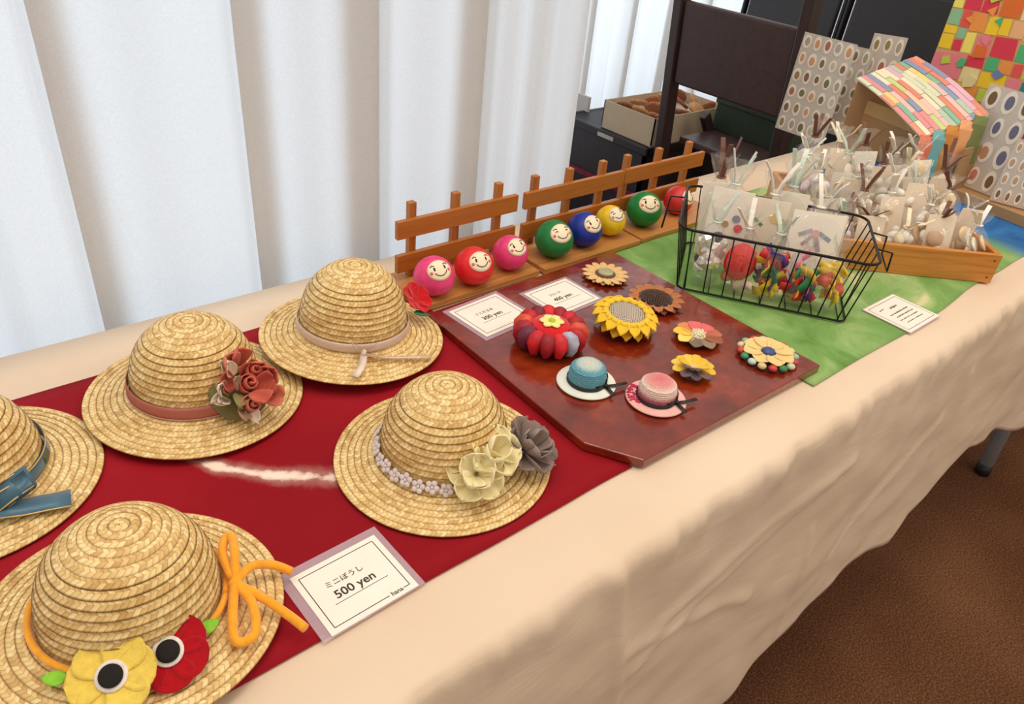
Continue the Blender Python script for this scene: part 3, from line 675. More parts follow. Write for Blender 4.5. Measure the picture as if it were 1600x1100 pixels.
# ================================================================== round dolls
def doll(label, x, y, R, col, face=(-.45, -.75, .5), roll_=0, wink=0):
    t = thing('daruma_doll', label, 'doll', (x, y, ZC+.0085), (0, 0, 0), 'round papier-mache dolls')
    pr = []
    for i in range(21):
        a = -PI/2+PI*i/20; z = R+R*.98*math.sin(a); r = R*math.cos(a)*(1.02-.05*math.sin(a))
        if z < R*.09: z = R*.09*0 + 0.0; r = min(r, R*.42)
        pr.append((max(r, .0002), z))
    MB().lathe(pr, 40).build('body', plain(col, .42, var=.10, scale=120, bump=.25, bscale=160), t, True)
    c = Vector((0, 0, R)); f = Vector(face).normalized(); up = Vector((0, 0, 1)); rx = up.cross(f)*1; rx = -f.cross(up)*-1
    rx = up.cross(f).normalized(); uy = f.cross(rx).normalized()          # rx = doll's own right as seen from the front -> screen right
    q = Matrix.Rotation(roll_, 3, f); rx = q @ rx; uy = q @ uy
    def on(u, v, k): # u right, v up in units of R
        d = (f + rx*u + uy*v).normalized(); k2 = k
        p = d*R; p = Vector((p.x*(1.02-.05*d.z), p.y*(1.02-.05*d.z), p.z*.98)); return c + p + d*k2
    def patch(fn, k, name, mat, par, nu=18, nv=4):
        vs = [on(*fn(0, 0), k+.0003)]; fs = []
        for j in range(1, nv+1):
            for i in range(nu): a = 2*PI*i/nu; vs.append(on(*fn(a, j/nv), k if j == nv else k+.0003))
        vs += [on(*fn(2*PI*i/nu, 1), -.0004) for i in range(nu)]
        for i in range(nu):
            i2 = (i+1) % nu; fs.append((0, 1+i, 1+i2))
            for j in range(nv): fs.append((1+j*nu+i, 1+(j+1)*nu+i, 1+(j+1)*nu+i2, 1+j*nu+i2))
        return MB().add(vs, fs).build(name, mat, par, True)
    CR = plain((244, 228, 196), .5, var=.04)
    fc = patch(lambda a, s: (.70*s*math.cos(a)*(1+.10*abs(math.cos(a))), .60*s*math.sin(a)), .0005, 'face', CR, t, 26)
    part(fc, 'cream painted face')
    K = plain('1c1814', .5, var=0, bump=0)
    def stroke(name, pl, wd, mat):
        P = [on(u, v, .0011) for u, v in pl]; MB().tube(P, wd, 6).build(name, mat, fc, True)
    for s in (-1, 1):
        stroke('eyebrow', [(s*.36-.12, .24), (s*.36, .30), (s*.36+.12, .24)], .0006, K)
        if wink: stroke('eye', [(s*.30-.09, .08), (s*.30, .14), (s*.30+.09, .08)], .0006, K)
        else: patch(lambda a, q_, s=s: (s*.28+.055*q_*math.cos(a), .08+.11*q_*math.sin(a)), .0009, 'eye', K, fc, 10, 1)
        patch(lambda a, q_, s=s: (s*.50+.10*q_*math.cos(a), -.08+.09*q_*math.sin(a)), .0009, 'cheek', plain((232, 110, 104), .6, var=.02, bump=0), fc, 12, 1)
    stroke('mouth', [(-.32, -.12), (-.22, -.24), (-.06, -.31), (.1, -.30), (.25, -.21), (.32, -.10)], .0006, K)
    return t
doll('bright pink round doll with a smiling face, at the fence end by the hats', -.317, .463, .0275, (232, 64, 128), (-.14, -.64, .66), .12)
doll('bright red round doll with a smile between the two pink dolls', -.252, .460, .0272, (222, 36, 40), (-.12, -.66, .58), .04)
doll('smaller bright pink round doll next to the gap between fences', -.179, .469, .0258, (228, 58, 122), (-.06, -.66, .68), .18)
doll('green round doll beside the blue one, near the beige brooch', -.094, .468, .0288, (16, 122, 56), (-.16, -.64, .62), .1, 1)
doll('royal blue round doll with a wide cream face', -.026, .472, .0276, (20, 44, 150), (-.04, -.66, .62), .15)
doll('small yellow round doll between the blue and a green doll', .042, .481, .0248, (236, 196, 24), (-.10, -.62, .70), .2, 1)
doll('larger green round doll nearest the wire basket', .121, .479, .0295, (14, 124, 54), (-.36, -.62, .62), .0)
doll('red round doll partly hidden by the wire basket', .216, .484, .0250, (206, 44, 44), (.1, -.8, .5), .1)

# ================================================================== lacquer board and brooches
bd = MB().prism([(-.3285, .064), (0.002, .060), (-.001, .4285), (-.355, .4215), (-.362, .1195)], 0, .0108).build('lacquer_board', LACQ, None, False, .0012, loc=(0, 0, ZC))
tag(bd, 'glossy red-brown lacquered board with one cut corner, holding brooches', 'board')
ZB = ZC+.0108
def brooch(name, label, x, y, rz=0, tilt=(0, 0), z=0):
    return thing(name, label, 'brooch', (x, y, ZB+z), (tilt[0], tilt[1], rz), 'handmade flower brooches')
# beige sunflower
t = brooch('flower_brooch', 'beige felt sunflower brooch with a button centre beside the round dolls', -.075, .373)
disc(t, 'backing', .020, 0, .004, felt((150, 112, 70)), 24)
place_petals(t, petal_mesh('petal', .022, .0115, felt((226, 184, 120)), .2, .05, pointed=1, base=.4), 14, 0, .0050, .02, radius=.014)
place_petals(t, petal_mesh('petal', .020, .011, felt((206, 160, 98)), .2, .02, pointed=1, base=.4), 14, PI/14, .0034, .0, radius=.014)
disc(t, 'rim', .0155, .004, .0085, felt((96, 74, 52)), 26, .5)
part(disc(t, 'button', .0115, .0075, .0105, plain((172, 166, 128), .4, var=.3, scale=160), 24, .3), 'greenish patterned button')
# brown flower
t = brooch('flower_brooch', 'rust brown felt sunflower brooch with a dark seed centre', -.068, .281)
disc(t, 'backing', .024, 0, .006, felt((92, 52, 26)), 24)
place_petals(t, petal_mesh('petal', .022, .014, felt((178, 108, 54)), .3, .02, pointed=1, base=.45), 13, .1, .0075, .05, radius=.019)
place_petals(t, petal_mesh('petal', .020, .014, felt((150, 84, 40)), .3, -.05, pointed=1, base=.45), 13, .1+PI/13, .005, -.02, radius=.018)
sd = disc(t, 'seed_centre', .0245, .006, .012, felt((52, 32, 24)), 26, .5)
b = MB(); rnd = random.Random(4)
for k in range(140):
    r = .0205*math.sqrt(k/140); a = k*2.39996; b.ball((r*1.13*math.cos(a), r*1.13*math.sin(a), .0128-.0045*(r/.021)**3), .0019, 6, 4)
sb = b.build('seed_bead', plain((78, 52, 40), .5, var=.4, scale=300), sd, True); sb['kind'] = 'stuff'
# red pleated rosette
t = brooch('rosette', 'tall red rosette hair tie of looped crepe with a yellow blossom on top', -.268, .281)
disc(t, 'core', .030, .0, .024, plain((26, 8, 8), .9), 30, .2)
REDS = [(190, 14, 28), (150, 10, 30), (206, 24, 36), (112, 12, 34), (180, 14, 26), (206, 74, 46), (158, 10, 28), (104, 26, 60)]
for k in range(15):
    a = 2*PI*k/15+.1; c_ = REDS[k % 8]
    if k == 11: c_ = (168, 168, 186)
    def lp(u, v):
        q = v*2-1; P_ = [(.022, .0300), (.031, .0350), (.041, .0335), (.0470, .0255), (.0470, .0160), (.0430, .0070)]
        f_ = u*5; i_ = min(4, int(f_)); t_ = f_-i_; r_ = P_[i_][0]*(1-t_)+P_[i_+1][0]*t_; z_ = P_[i_][1]*(1-t_)+P_[i_+1][1]*t_
        wd = .0098*(.40+.70*math.sin(min(1, u*1.35)*PI*.62))*(1-1.35*max(0, u-.55))
        return (r_-.0065*q*q*(.3+u), q*wd, z_-.004*q*q)
    o = MB().shell(lp, 10, 6, .0010).build('loop_petal', plain(c_, .55, var=.35, scale=70), t, True); o.rotation_euler = (0, 0, a)
    part(o, 'grey brocade loop') if k == 11 else None
disc(t, 'dome', .0275, .024, .033, felt((214, 22, 30)), 30, .8)
bl = disc(t, 'blossom', .008, .0325, .0350, felt((240, 224, 130)), 20)
part(bl, 'pale yellow felt blossom'); PM = petal_mesh('petal', .0155, .011, felt((244, 228, 140)), .15, .0, thick=.0012)
for k in range(6): o = link('petal', PM, bl); o.matrix_local = T(0, 0, .0345) @ Rz(2*PI*k/6+.3)
part(disc(bl, 'blossom_eye', .0045, .0345, .038, felt((176, 204, 48)), 16, .6), 'lime green centre')
# yellow sunflower with checked centre
t = brooch('flower_brooch', 'large yellow fabric sunflower brooch with a grey checked centre', -.158, .258, 0, (.10, .0), .005)
disc(t, 'core', .026, .004, .016, felt((70, 46, 20)), 28)
YP = petal_mesh('petal', .021, .017, cloth((240, 198, 52)), .5, -.35, pointed=1, base=.55, thick=.0012)
place_petals(t, YP, 15, .0, .021, -.02, radius=.024); place_petals(t, petal_mesh('petal', .020, .016, cloth((226, 176, 36)), .4, -.35, pointed=1, base=.55, thick=.0012), 15, PI/15, .0165, -.3, radius=.024)
rg = MB(); rg.tube([(.0285*math.cos(2*PI*k/40), .0285*math.sin(2*PI*k/40), .0205) for k in range(40)], .0040, 8, None, True); rg.build('rim', cloth((238, 200, 60)), t, True)
disc(t, 'centre_pad', .0275, .014, .0240, m_check((120, 104, 96), (206, 196, 176), 620), 34, .8)
# small petalled flowers
def petal_ring_brooch(label, x, y, cols, r, centre, rc, second=None, lift=.004, wid=.55):
    t = brooch('flower_brooch', label, x, y)
    disc(t, 'backing', r*.5, 0, lift, felt((80, 62, 50)), 20)
    n = len(cols)
    for k, c_ in enumerate(cols):
        o = link('petal', petal_mesh('petal', r*.72, r*wid, cloth(c_), .3, .05, thick=.0011, base=.4), t); o.matrix_local = T(0, 0, lift+.0012+.0004*(k % 2)) @ Rz(2*PI*k/n+.2) @ T(r*.28, 0, 0)
    if second:
        for k, c_ in enumerate(second):
            o = link('petal', petal_mesh('petal', r*.55, r*wid*.8, cloth(c_), .4, .15, thick=.0011, base=.4), t); o.matrix_local = T(0, 0, lift+.004) @ Rz(2*PI*k/len(second)+.5) @ T(r*.15, 0, 0) @ Matrix.Rotation(-.25, 4, 'Y')
    cc = disc(t, 'centre', rc, lift+.001, lift+.0065, plain(centre, .5, var=.25, scale=260), 20, .7)
    return t, cc
Y_, P_, B_, G_ = (236, 196, 70), (226, 110, 112), (160, 92, 66), (124, 108, 90)
t, cc = petal_ring_brooch('small pink, yellow and brown petalled brooch with a beaded cream centre', -.090, .187, [P_, P_, (216, 140, 90), Y_, (240, 216, 110), G_, (150, 130, 104), B_, (190, 110, 84)], .033, (228, 216, 180), .010)
b = MB()
for k in range(22): r = .009*math.sqrt((k+.5)/22); a = k*2.4; b.ball((r*math.cos(a), r*math.sin(a), .0105), .0016, 6, 4)
o = b.build('seed_bead', plain((238, 230, 200), .3), cc, True); o['kind'] = 'stuff'
petal_ring_brooch('tiny two-tone brooch of frilled yellow and plum petals', -.160, .139, [Y_, (228, 184, 48), Y_, (240, 206, 90), Y_, (110, 88, 92), (92, 72, 80), (120, 96, 90), (236, 192, 60), Y_], .0275, (214, 190, 120), .006, [Y_, (240, 206, 90), (230, 186, 50), (112, 90, 92), (100, 80, 84), Y_, Y_], .007, .5)
t, cc = petal_ring_brooch('round cream flower brooch rimmed with red and green beads and a blue centre', -.044, .110, [(236, 206, 140)]*8, .033, (62, 78, 132), .0085, None, .006, .7)
BC = [(200, 52, 48), (52, 132, 82), (196, 204, 170), (176, 60, 72), (150, 186, 160), (222, 200, 150), (206, 70, 50), (60, 140, 96), (190, 210, 200), (214, 190, 130)]
for k in range(16):
    a = 2*PI*k/16; MB().ball((.034*math.cos(a), .034*math.sin(a), .0055), .0050, 12, 8, (1.15, 1.15, .8)).build('bead', plain(BC[k % 10], .35, var=.15), t, True)
disc(t, 'base', .034, 0, .0045, felt((60, 46, 40)), 28)
# tiny crocheted hats
def mini_hat(label, x, y, brimc, stops, brim2=None):
    t = thing('crochet_hat_brooch', label, 'brooch', (x, y, ZB), (0, 0, 0), 'tiny hat brooches')
    br = MB().lathe([(.0005, .0006), (.033, .0012), (.0352, .0026), (.0345, .0040), (.020, .0042), (.0005, .0045)], 48).build('brim', cloth(brimc), t, True)
    if brim2:
        b = MB(); rnd = random.Random(9)
        for k in range(60): a = rnd.uniform(1.7, 3.2); r = rnd.uniform(.021, .033); b.ball((r*math.cos(a), r*math.sin(a), .0044), .0016, 6, 4)
        o = b.build('stitch_cluster', cloth(brim2), br, True); o['kind'] = 'stuff'
    P = [(.0003, .0300), (.008, .0296), (.0155, .0275), (.0205, .0235), (.0222, .0175), (.0222, .010), (.0222, .0044)]
    braid_part('crown', P, m_crochet(stops), t, .0024, 60, .0006, .0025)
    K = plain((30, 28, 30), .5)
    MB().shell(lambda u, v: ((.0233)*math.cos(2*PI*u), (.0233)*math.sin(2*PI*u), .0046+.0045*v), 48, 1, .0005).build('hat_band', K, t, True)
    bx, by = .0096, -.0225
    bw = MB().ball((0, 0, 0), .0026, 10, 6).build('bow', K, t, True, loc=(bx, by, .0075))
    d = Vector((.77, -.63, 0)); e = Vector((.5, .2, 0))
    for pl in ([(0, 0, 0), (.008, .006, .003), (.014, .012, .003), (.010, .012, .0), (0, 0, 0)], [(0, 0, 0), (-.010, -.001, .002), (-.016, .0005, .001), (-.010, .003, -.001), (0, 0, 0)]):
        MB().strip(pl, (0, 0, 1), .0045, .0007).build('bow_loop', K, bw, True)
    MB().strip([(0, 0, -.001), (-.002, -.010, -.002), (-.0035, -.0165, -.0028)], (1, 0, 0), .0048, .0007).build('bow_tail', K, bw, True)
    MB().strip([(0, 0, -.001), (.012, -.005, -.001), (.026, -.008, -.0012)], (.3, 1, 0), .0045, .0007).build('bow_tail', K, bw, True)
    return t
mini_hat('tiny white-brimmed hat brooch with a teal crocheted crown and black bow', -.286, .195, (232, 236, 226), [(0, (214, 212, 190)), (.22, (190, 206, 200)), (.36, (92, 158, 176)), (.8, (112, 170, 186)), (1.0, (206, 214, 206))])
mini_hat('tiny pink-brimmed hat brooch with a rose crocheted crown and black bow', -.239, .128, (240, 186, 176), [(0, (214, 118, 124)), (.26, (226, 150, 146)), (.42, (240, 214, 200)), (.54, (238, 206, 196)), (.66, (176, 88, 104)), (1.0, (196, 112, 122))], (206, 56, 96))

# ================================================================== gift bags
def rnd_col(rnd, cols): return cols[rnd.randrange(len(cols))]
_film_cache = {}
def film_mesh(w_, d_, h_, seed):
    key = (round(w_, 3), round(d_, 3), round(h_, 3), seed)
    if key in _film_cache: return _film_cache[key]
    rnd = random.Random(seed); n = 20; lv = []
    for t, k in ((0, .72), (.03, .90), (.12, 1), (.4, 1.02), (.58, .95), (.68, .70), (.75, .34), (.79, .22), (.84, .34), (.92, .55), (1.0, .68)): lv.append((t*h_, k))
    vs = []; fs = []
    for j, (z, k) in enumerate(lv):
        for i in range(n):
            a = 2*PI*i/n; ca, sa = math.cos(a), math.sin(a); e = .55
            x = abs(ca)**e*math.copysign(1, ca)*w_/2*k; y = abs(sa)**e*math.copysign(1, sa)*d_/2*(k if z < .7*h_ else min(1, k*1.1))
            q = .0025*rnd.uniform(-1, 1)*(1 if z < .7*h_ else 1.5); vs.append((x+q, y+q*.6, z+rnd.uniform(-.001, .001)*(j > 0)))
    for j in range(len(lv)-1):
        for i in range(n): i2 = (i+1) % n; fs.append((j*n+i, j*n+i2, (j+1)*n+i2, (j+1)*n+i))
    fs.append(tuple(range(n-1, -1, -1)))
    me = MB().add(vs, fs).mesh('film', FILM, True); _film_cache[key] = me; return me
BAGN = [0]
def tie_mesh(kind, rnd, ht, spread):
    b = MB(); ang = rnd.uniform(0, 6)
    for s in (0, 1, 2):
        a = ang+s*rnd.uniform(2, 3.4); p = [(.003*math.cos(a), .003*math.sin(a), 0)]
        for i in range(1, 4): p.append((spread*i/3*math.cos(a), spread*i/3*math.sin(a), ht*(i/3)*rnd.uniform(.8, 1.1)))
        b.strip(p, (-math.sin(a), math.cos(a), .2), .0068, .0012)
    b.tube([(.006*math.cos(2*PI*k/10), .006*math.sin(2*PI*k/10), 0) for k in range(10)], .0016, 5, None, True)
    return b
TIEC = {'mint': (214, 230, 218), 'white': (246, 240, 228), 'brown': (116, 70, 54), 'cream': (240, 226, 196)}
def gift_bag(label, x, y, z, w_, d_, h_, rz, lean, tie, contents, card=None, seed=0, group='little tied treat bags'):
    BAGN[0] += 1; rnd = random.Random(seed*31+BAGN[0])
    t = thing('treat_bag', label, 'bag', (x, y, z), (lean[0], lean[1], rz), group)
    link('film', film_mesh(w_, d_, h_, seed % 5), t)
    if tie:
        o = tie_mesh(tie, rnd, h_*rnd.uniform(.24, .38), rnd.uniform(.014, .034)).build('twist_tie', plain(TIEC[tie], .5, var=.06), t, False, loc=(0, 0, h_*.79)); part(o, tie+' twist tie')
    if card:
        cw, ch, ccol = card; cz = h_*.04
        cd = MB().box(-cw/2, cw/2, -d_*.30, -d_*.30+.0012, cz, cz+ch).build('card', paper(ccol), t)
    for kind, col, n in contents:
        for k in range(n):
            px, py, pz = rnd.uniform(-.36, .36)*w_, rnd.uniform(-.28, .30)*d_, h_*rnd.uniform(.10, .58)
            mt = plain(col, .5, var=.12)
            e = (rnd.uniform(-.8, .8), rnd.uniform(-.8, .8), rnd.uniform(0, 3))
            if kind == 'cookie': MB().lathe([(.0003, 0), (.010, 0), (.0145, .0025), (.013, .005), (.0003, .0055)], 14).build('cookie', mt, t, True, loc=(px*.8, py, pz), rot=(1.3+e[0]*.4, e[1]*.4, e[2]))
            elif kind == 'sweet': MB().ball((0, 0, 0), .0105, 10, 6, (1.25, .9, .8)).build('sweet', mt, t, True, loc=(px*.9, py, pz), rot=e)
            elif kind == 'strip': MB().strip([(-.020, 0, 0), (-.007, 0, .005), (.007, 0, -.004), (.020, 0, .004)], (0, 1, .3), .013, .0012).build('paper_strip', mt, t, True, loc=(px*.7, py-.3*d_*.5, pz), rot=(1.2+e[0]*.4, e[1], e[2]))
            elif kind == 'ball': MB().ball((0, 0, 0), .023, 18, 12, (1, .8, 1.25)).build('yarn_ball', plain(col, .9, var=.25, scale=260, bump=1.0, bscale=500), t, True, loc=(0, -.1*d_, h_*.36))
            elif kind == 'foil': MB().ball((0, 0, 0), .012, 7, 4, (1.3, .8, .9)).build('foil_sweet', plain(col, .22, metal=.6, var=.2, scale=200), t, False, loc=(px*.9, py, pz), rot=e)
    return t
# ---- wire basket
u_ = Vector((.57, -.82, 0)).normalized(); brz = math.atan2(u_.y, u_.x)
bk = thing('wire_basket', 'black wire basket with loop handles full of tied bags on green cloth', 'basket', (.150, .255, ZC), (0, 0, brz))
TL, TD, BL, BD, BH = .138, .092, .121, .086, .098
def rrect(hx, hy, r, z, n=6):
    P = []
    for cx, cy, a0 in ((hx-r, hy-r, 0), (-hx+r, hy-r, PI/2), (-hx+r, -hy+r, PI), (hx-r, -hy+r, 3*PI/2)):
        for i in range(n+1): a = a0+PI/2*i/n; P.append((cx+r*math.cos(a), cy+r*math.sin(a), z))
    return P
MB().tube(rrect(TL, TD, .022, BH), .0021, 8, None, True).build('rim', WIRE, bk, True)
MB().tube(rrect(BL, BD, .012, .003), .0016, 8, None, True).build('base_ring', WIRE, bk, True)
for sgn in (-1, 1):
    for i in range(9):
        f_ = -1+2*i/8; MB().tube([(f_*(TL-.020), sgn*TD, BH), (f_*(BL-.012), sgn*BD, .003)], .0010, 6).build('wire', WIRE, bk, True)
    for i in range(6):
        f_ = -1+2*i/5; MB().tube([(sgn*TL, f_*(TD-.020), BH), (sgn*BL, f_*(BD-.010), .003)], .0010, 6).build('wire', WIRE, bk, True)
    hx = sgn*TL; e = sgn*.022
    MB().tube([(hx, -.030, BH), (hx+e, -.030, BH-.002), (hx+e*1.1, -.030, BH-.030), (hx+e*1.1, .030, BH-.030), (hx+e, .030, BH-.002), (hx, .030, BH)], .0014, 6).build('handle', WIRE, bk, True)
for i in range(7): f_ = -1+2*i/6; MB().tube([(f_*(BL-.01), -BD, .003), (f_*(BL-.01), BD, .003)], .0009, 6).build('wire', WIRE, bk, True)
def inb(s, d): v = Vector((.150, .255, 0)) + u_*s + Vector((-u_.y, u_.x, 0))*d; return v.x, v.y
MIX = [('strip', (232, 196, 40), 5), ('strip', (212, 40, 46), 5), ('strip', (40, 132, 84), 4), ('strip', (92, 48, 140), 4)]
front = [
    ('bag of silver foil sweets at the fence end of the wire basket', -.086, [('foil', (236, 232, 226), 16), ('sweet', (206, 186, 60), 5), ('sweet', (60, 44, 40), 3)], 'mint', .039),
    ('bag holding a bright red ball in the wire basket', -.040, [('ball', (222, 20, 22), 1), ('sweet', (226, 120, 90), 2), ('strip', (240, 206, 190), 3)], 'white', .039),
    ('bag of red, green, yellow and purple paper strips in the wire basket', .004, MIX, 'mint', .039),
    ('bag of bright paper strips with pink paper at the top, in wire basket', .047, MIX + [('strip', (236, 100, 150), 5)], None, .039),
    ('bag of yellow and red sweets at the card end of wire basket', .088, [('strip', (242, 210, 40), 9), ('sweet', (214, 70, 46), 7), ('sweet', (244, 214, 60), 5)], None, .039)]
for i, (lb, s, ct, tie, w_) in enumerate(front):
    x, y = inb(s, -.052); gift_bag(lb, x, y, ZC+.004, w_, .042, .125 if tie else .110, brz, (.0, 0), tie, ct, None, 10+i, 'bags along the front of the wire basket')
def card_bag(lb, s, d, w_, h_, lean, tie, motif, col=(254, 246, 232), z=.006, rz=0):
    x, y = inb(s, d); t = gift_bag(lb, x, y, ZC+z, w_, .020, h_, brz+rz, lean, tie, [], (w_*.86, h_*.70, col), 20+int(s*1000) % 7, 'carded bags standing in the wire basket')
    cd = [c_ for c_ in t.children if c_.name.startswith('card')][0]; y0 = -.020*.30-.0008
    for kind, mx, mz, r, c_ in motif:
        b = MB()
        if kind == 'o': b.lathe([(.0002, 0), (r, 0), (r, .0006), (.0002, .0007)], 16, T(mx, y0, mz) @ Matrix.Rotation(PI/2, 4, 'X'))
        else: b.box(-r, r, 0, .0007, -r*.3, r*.3, T(mx, y0, mz) @ Matrix.Rotation(kind, 4, 'Y'))
        b.build('printed_motif', paper(c_), cd)
    return t
card_bag('carded bag printed with blue and red dots at the fence end of basket', -.070, -.006, .070, .165, (-.10, 0), 'mint', [('o', .012, .080, .006, (140, 140, 164)), ('o', .018, .066, .0065, (222, 74, 84)), ('o', -.002, .070, .005, (186, 150, 90))], z=.012)
card_bag('carded bag with a green leaf print in the middle of wire basket', -.014, .018, .062, .150, (-.07, .02), 'white', [(.6, -.012, .074, .008, (70, 150, 96)), ('o', .010, .085, .008, (240, 206, 140)), ('o', .020, .080, .006, (206, 206, 120))], (255, 240, 222), z=.012)
card_bag('carded bag printed with a pink and blue bow at the card end', .060, -.004, .086, .150, (-.18, -.02), 'white', [('o', 0, .080, .006, (228, 160, 160)), (.5, .014, .077, .010, (136, 156, 176)), (-.5, -.014, .080, .010, (170, 170, 180)), (1.2, .006, .064, .011, (172, 148, 176)), (-.9, -.010, .068, .009, (186, 160, 186))], z=.010, rz=.06)
card_bag('plain cream carded bag behind the bow-printed one in basket', .086, .036, .050, .135, (-.16, .0), None, [(.7, 0, .07, .014, (196, 150, 110))], (246, 228, 204), z=.008, rz=.25)
card_bag('cream carded bag with brown print at the back of wire basket', .016, .048, .062, .165, (-.10, 0), 'mint', [(.5, -.008, .09, .010, (170, 130, 110))], z=.006)
card_bag('carded bag with a mint tie at the back corner of basket', -.080, .040, .058, .165, (-.02, -.1), 'brown', [('o', 0, .08, .006, (150, 120, 90))], z=.006)

# ---- wooden tray with bags
trz = math.atan2(-.667, .745)          # tray local +x runs along its front towards the table edge
TW, TDp, THt, tt = .30, .30, .050, .009
tO = Vector((.497, .044, 0)); ta = Vector((-.745, .667, 0)); tb = Vector((.667, .745, 0))
tr = thing('wooden_tray', 'open honey-coloured wooden tray crowded with tied bags', 'tray', (tO.x, tO.y, ZC), (0, 0, trz))
MB().box(-TW+tt, -tt, tt, TDp-tt, 0, .006).build('tray_floor', WOOD_T, tr)
for nm, bx in (('front_board', (-TW, 0, 0, tt)), ('back_board', (-TW, 0, TDp-tt, TDp)), ('side_board', (-tt, 0, tt, TDp-tt)), ('side_board', (-TW, -TW+tt, tt, TDp-tt))):
    o = MB().box(*bx, 0, THt).build(nm, WOOD_T, tr, bevel=.001)
    if nm == 'front_board':
        for z in (.010, .040): part(MB().tube([(-.010, -.0006, z), (-.010, .004, z)], .0016, 8).build('nail_head', plain('4a2a12', .5), o), 'dark nail head')
def intr(s, d): v = tO + ta*s + tb*d; return v.x, v.y
rnd = random.Random(11)
CREAM = [(252, 244, 228), (250, 236, 214), (255, 250, 240), (244, 228, 204)]
TRAYC = [[('cookie', (240, 214, 170), 5), ('cookie', (255, 246, 226), 5)], [('cookie', (206, 170, 130), 3), ('sweet', (255, 246, 232), 6)], [('sweet', (255, 248, 234), 7), ('sweet', (224, 208, 176), 4)],
         [('cookie', (150, 100, 72), 2), ('cookie', (252, 240, 216), 6)], [('sweet', (236, 222, 230), 6), ('sweet', (200, 190, 120), 3)]]
DESC = ['golden biscuits', 'nutty biscuits and cream sweets', 'cream sweets', 'cocoa biscuits', 'pale lilac sweets']
PLACE = ['front row', 'second row', 'third row', 'fourth row', 'back row']
SIDE = ['by the blue cloth', 'second from blue cloth', 'third from blue cloth', 'fourth from blue cloth', 'by the wire basket']
k = 0
for row in range(5):
    for c_ in range(5):
        s = .036+c_*.056+rnd.uniform(-.004, .004); d = .036+row*.056+rnd.uniform(-.005, .005)
        tie = ['white', 'mint', 'brown', 'white', 'cream', 'white', 'brown'][(row*3+c_*2) % 7]
        cd = (.042, .070+.02*rnd.random(), CREAM[k % 4]) if (row+c_) % 2 == 1 or row > 2 else None
        x, y = intr(s, d); hgt = (.085 if row == 0 else .100 if row == 1 else .115 if row == 2 else .128)+rnd.uniform(-.008, .012)
        gift_bag(f'bag of {DESC[k % 5]} in tray\'s {PLACE[row]}, {SIDE[c_]}', x, y, ZC+.0062+.004*row, .047, .032, hgt, trz+rnd.uniform(-.16, .16), (rnd.uniform(-.22, .05), rnd.uniform(-.12, .12)), tie, TRAYC[k % 5], cd, k, 'bags standing in the wooden tray')
        k += 1

# ================================================================== sticker sheets and coloured paper at the table's end
STICK = [(176, 112, 96), (150, 134, 96), (200, 190, 170), (134, 106, 84), (184, 170, 176), (120, 120, 92), (208, 156, 120), (170, 164, 150)]
def sticker_sheet(label, c, w_, h_, rz, tilt, cols, rows, palette, seed, oval=(.38, .40), name='sticker_sheet'):
    rnd = random.Random(seed); t = thing(name, label, 'stickers', c, (tilt, 0, rz), 'sheets of stickers standing upright')
    MB().box(-w_/2, w_/2, -.0006, .0006, 0, h_).build('backing_sheet', SHEETFILM, t)
    RIM = paper((236, 228, 214))
    cw, ch = w_/cols, h_/rows
    om = MB().lathe([(.0002, 0), (1, 0), (1, .0006), (.0002, .0008)], 18).mesh('sticker', RIM)
    for i in range(cols):
        for j in range(rows):
            x = -w_/2+cw*(i+.5); z = ch*(j+.5); kx, kz = cw*oval[0]*rnd.uniform(.8, 1.1), ch*oval[1]*rnd.uniform(.85, 1.1)
            Mx = T(x, -.0007, z) @ Matrix.Rotation(PI/2, 4, 'X')
            o = link('sticker', om, t); o.matrix_local = Mx @ Matrix.Diagonal((kx, kz, 1, 1))
            p = link('print', MB().lathe([(.0002, 0), (.62, 0), (.62, .0004), (.0002, .0005)], 14).mesh('print', paper(palette[rnd.randrange(len(palette))])), o); p.location = (rnd.uniform(-.1, .1), rnd.uniform(-.1, .1), .0007)
    return t
YZ = -PI/2   # sheets facing -X
sticker_sheet('upright clear sheet of small muted stickers before the dark chair', (.90, .668, ZC), .135, .225, YZ, -.06, 5, 6, STICK, 1)
sticker_sheet('sheet of large oval stickers standing beyond the tray', (.905, .262, ZC+.014), .105, .20, YZ-.15, -.10, 3, 4, [(206, 130, 104), (112, 114, 140), (122, 98, 74), (150, 176, 150), (196, 150, 110), (178, 150, 120)], 2, (.36, .44))
sticker_sheet('long sheet of tiny stickers beside the tall collage', (.885, .150, ZC+.014), .11, .125, YZ+.25, -.12, 6, 4, [(150, 110, 80), (214, 160, 90), (120, 104, 92), (190, 160, 130)], 3, (.34, .40))
# kraft stand that the sheets stand in
ks = thing('display_box', 'low kraft cardboard display box holding sticker sheets', 'box', (.86, .215, ZC), (0, 0, -.10))
KR = paper((176, 140, 100)); 
MB().box(-.02, .14, -.15, .06, 0, .010).build('box_floor', KR, ks)
MB().box(-.025, -.020, -.15, .06, 0, .020).build('front_lip', KR, ks); MB().box(-.02, .14, .06, .064, 0, .10).build('box_side', KR, ks)
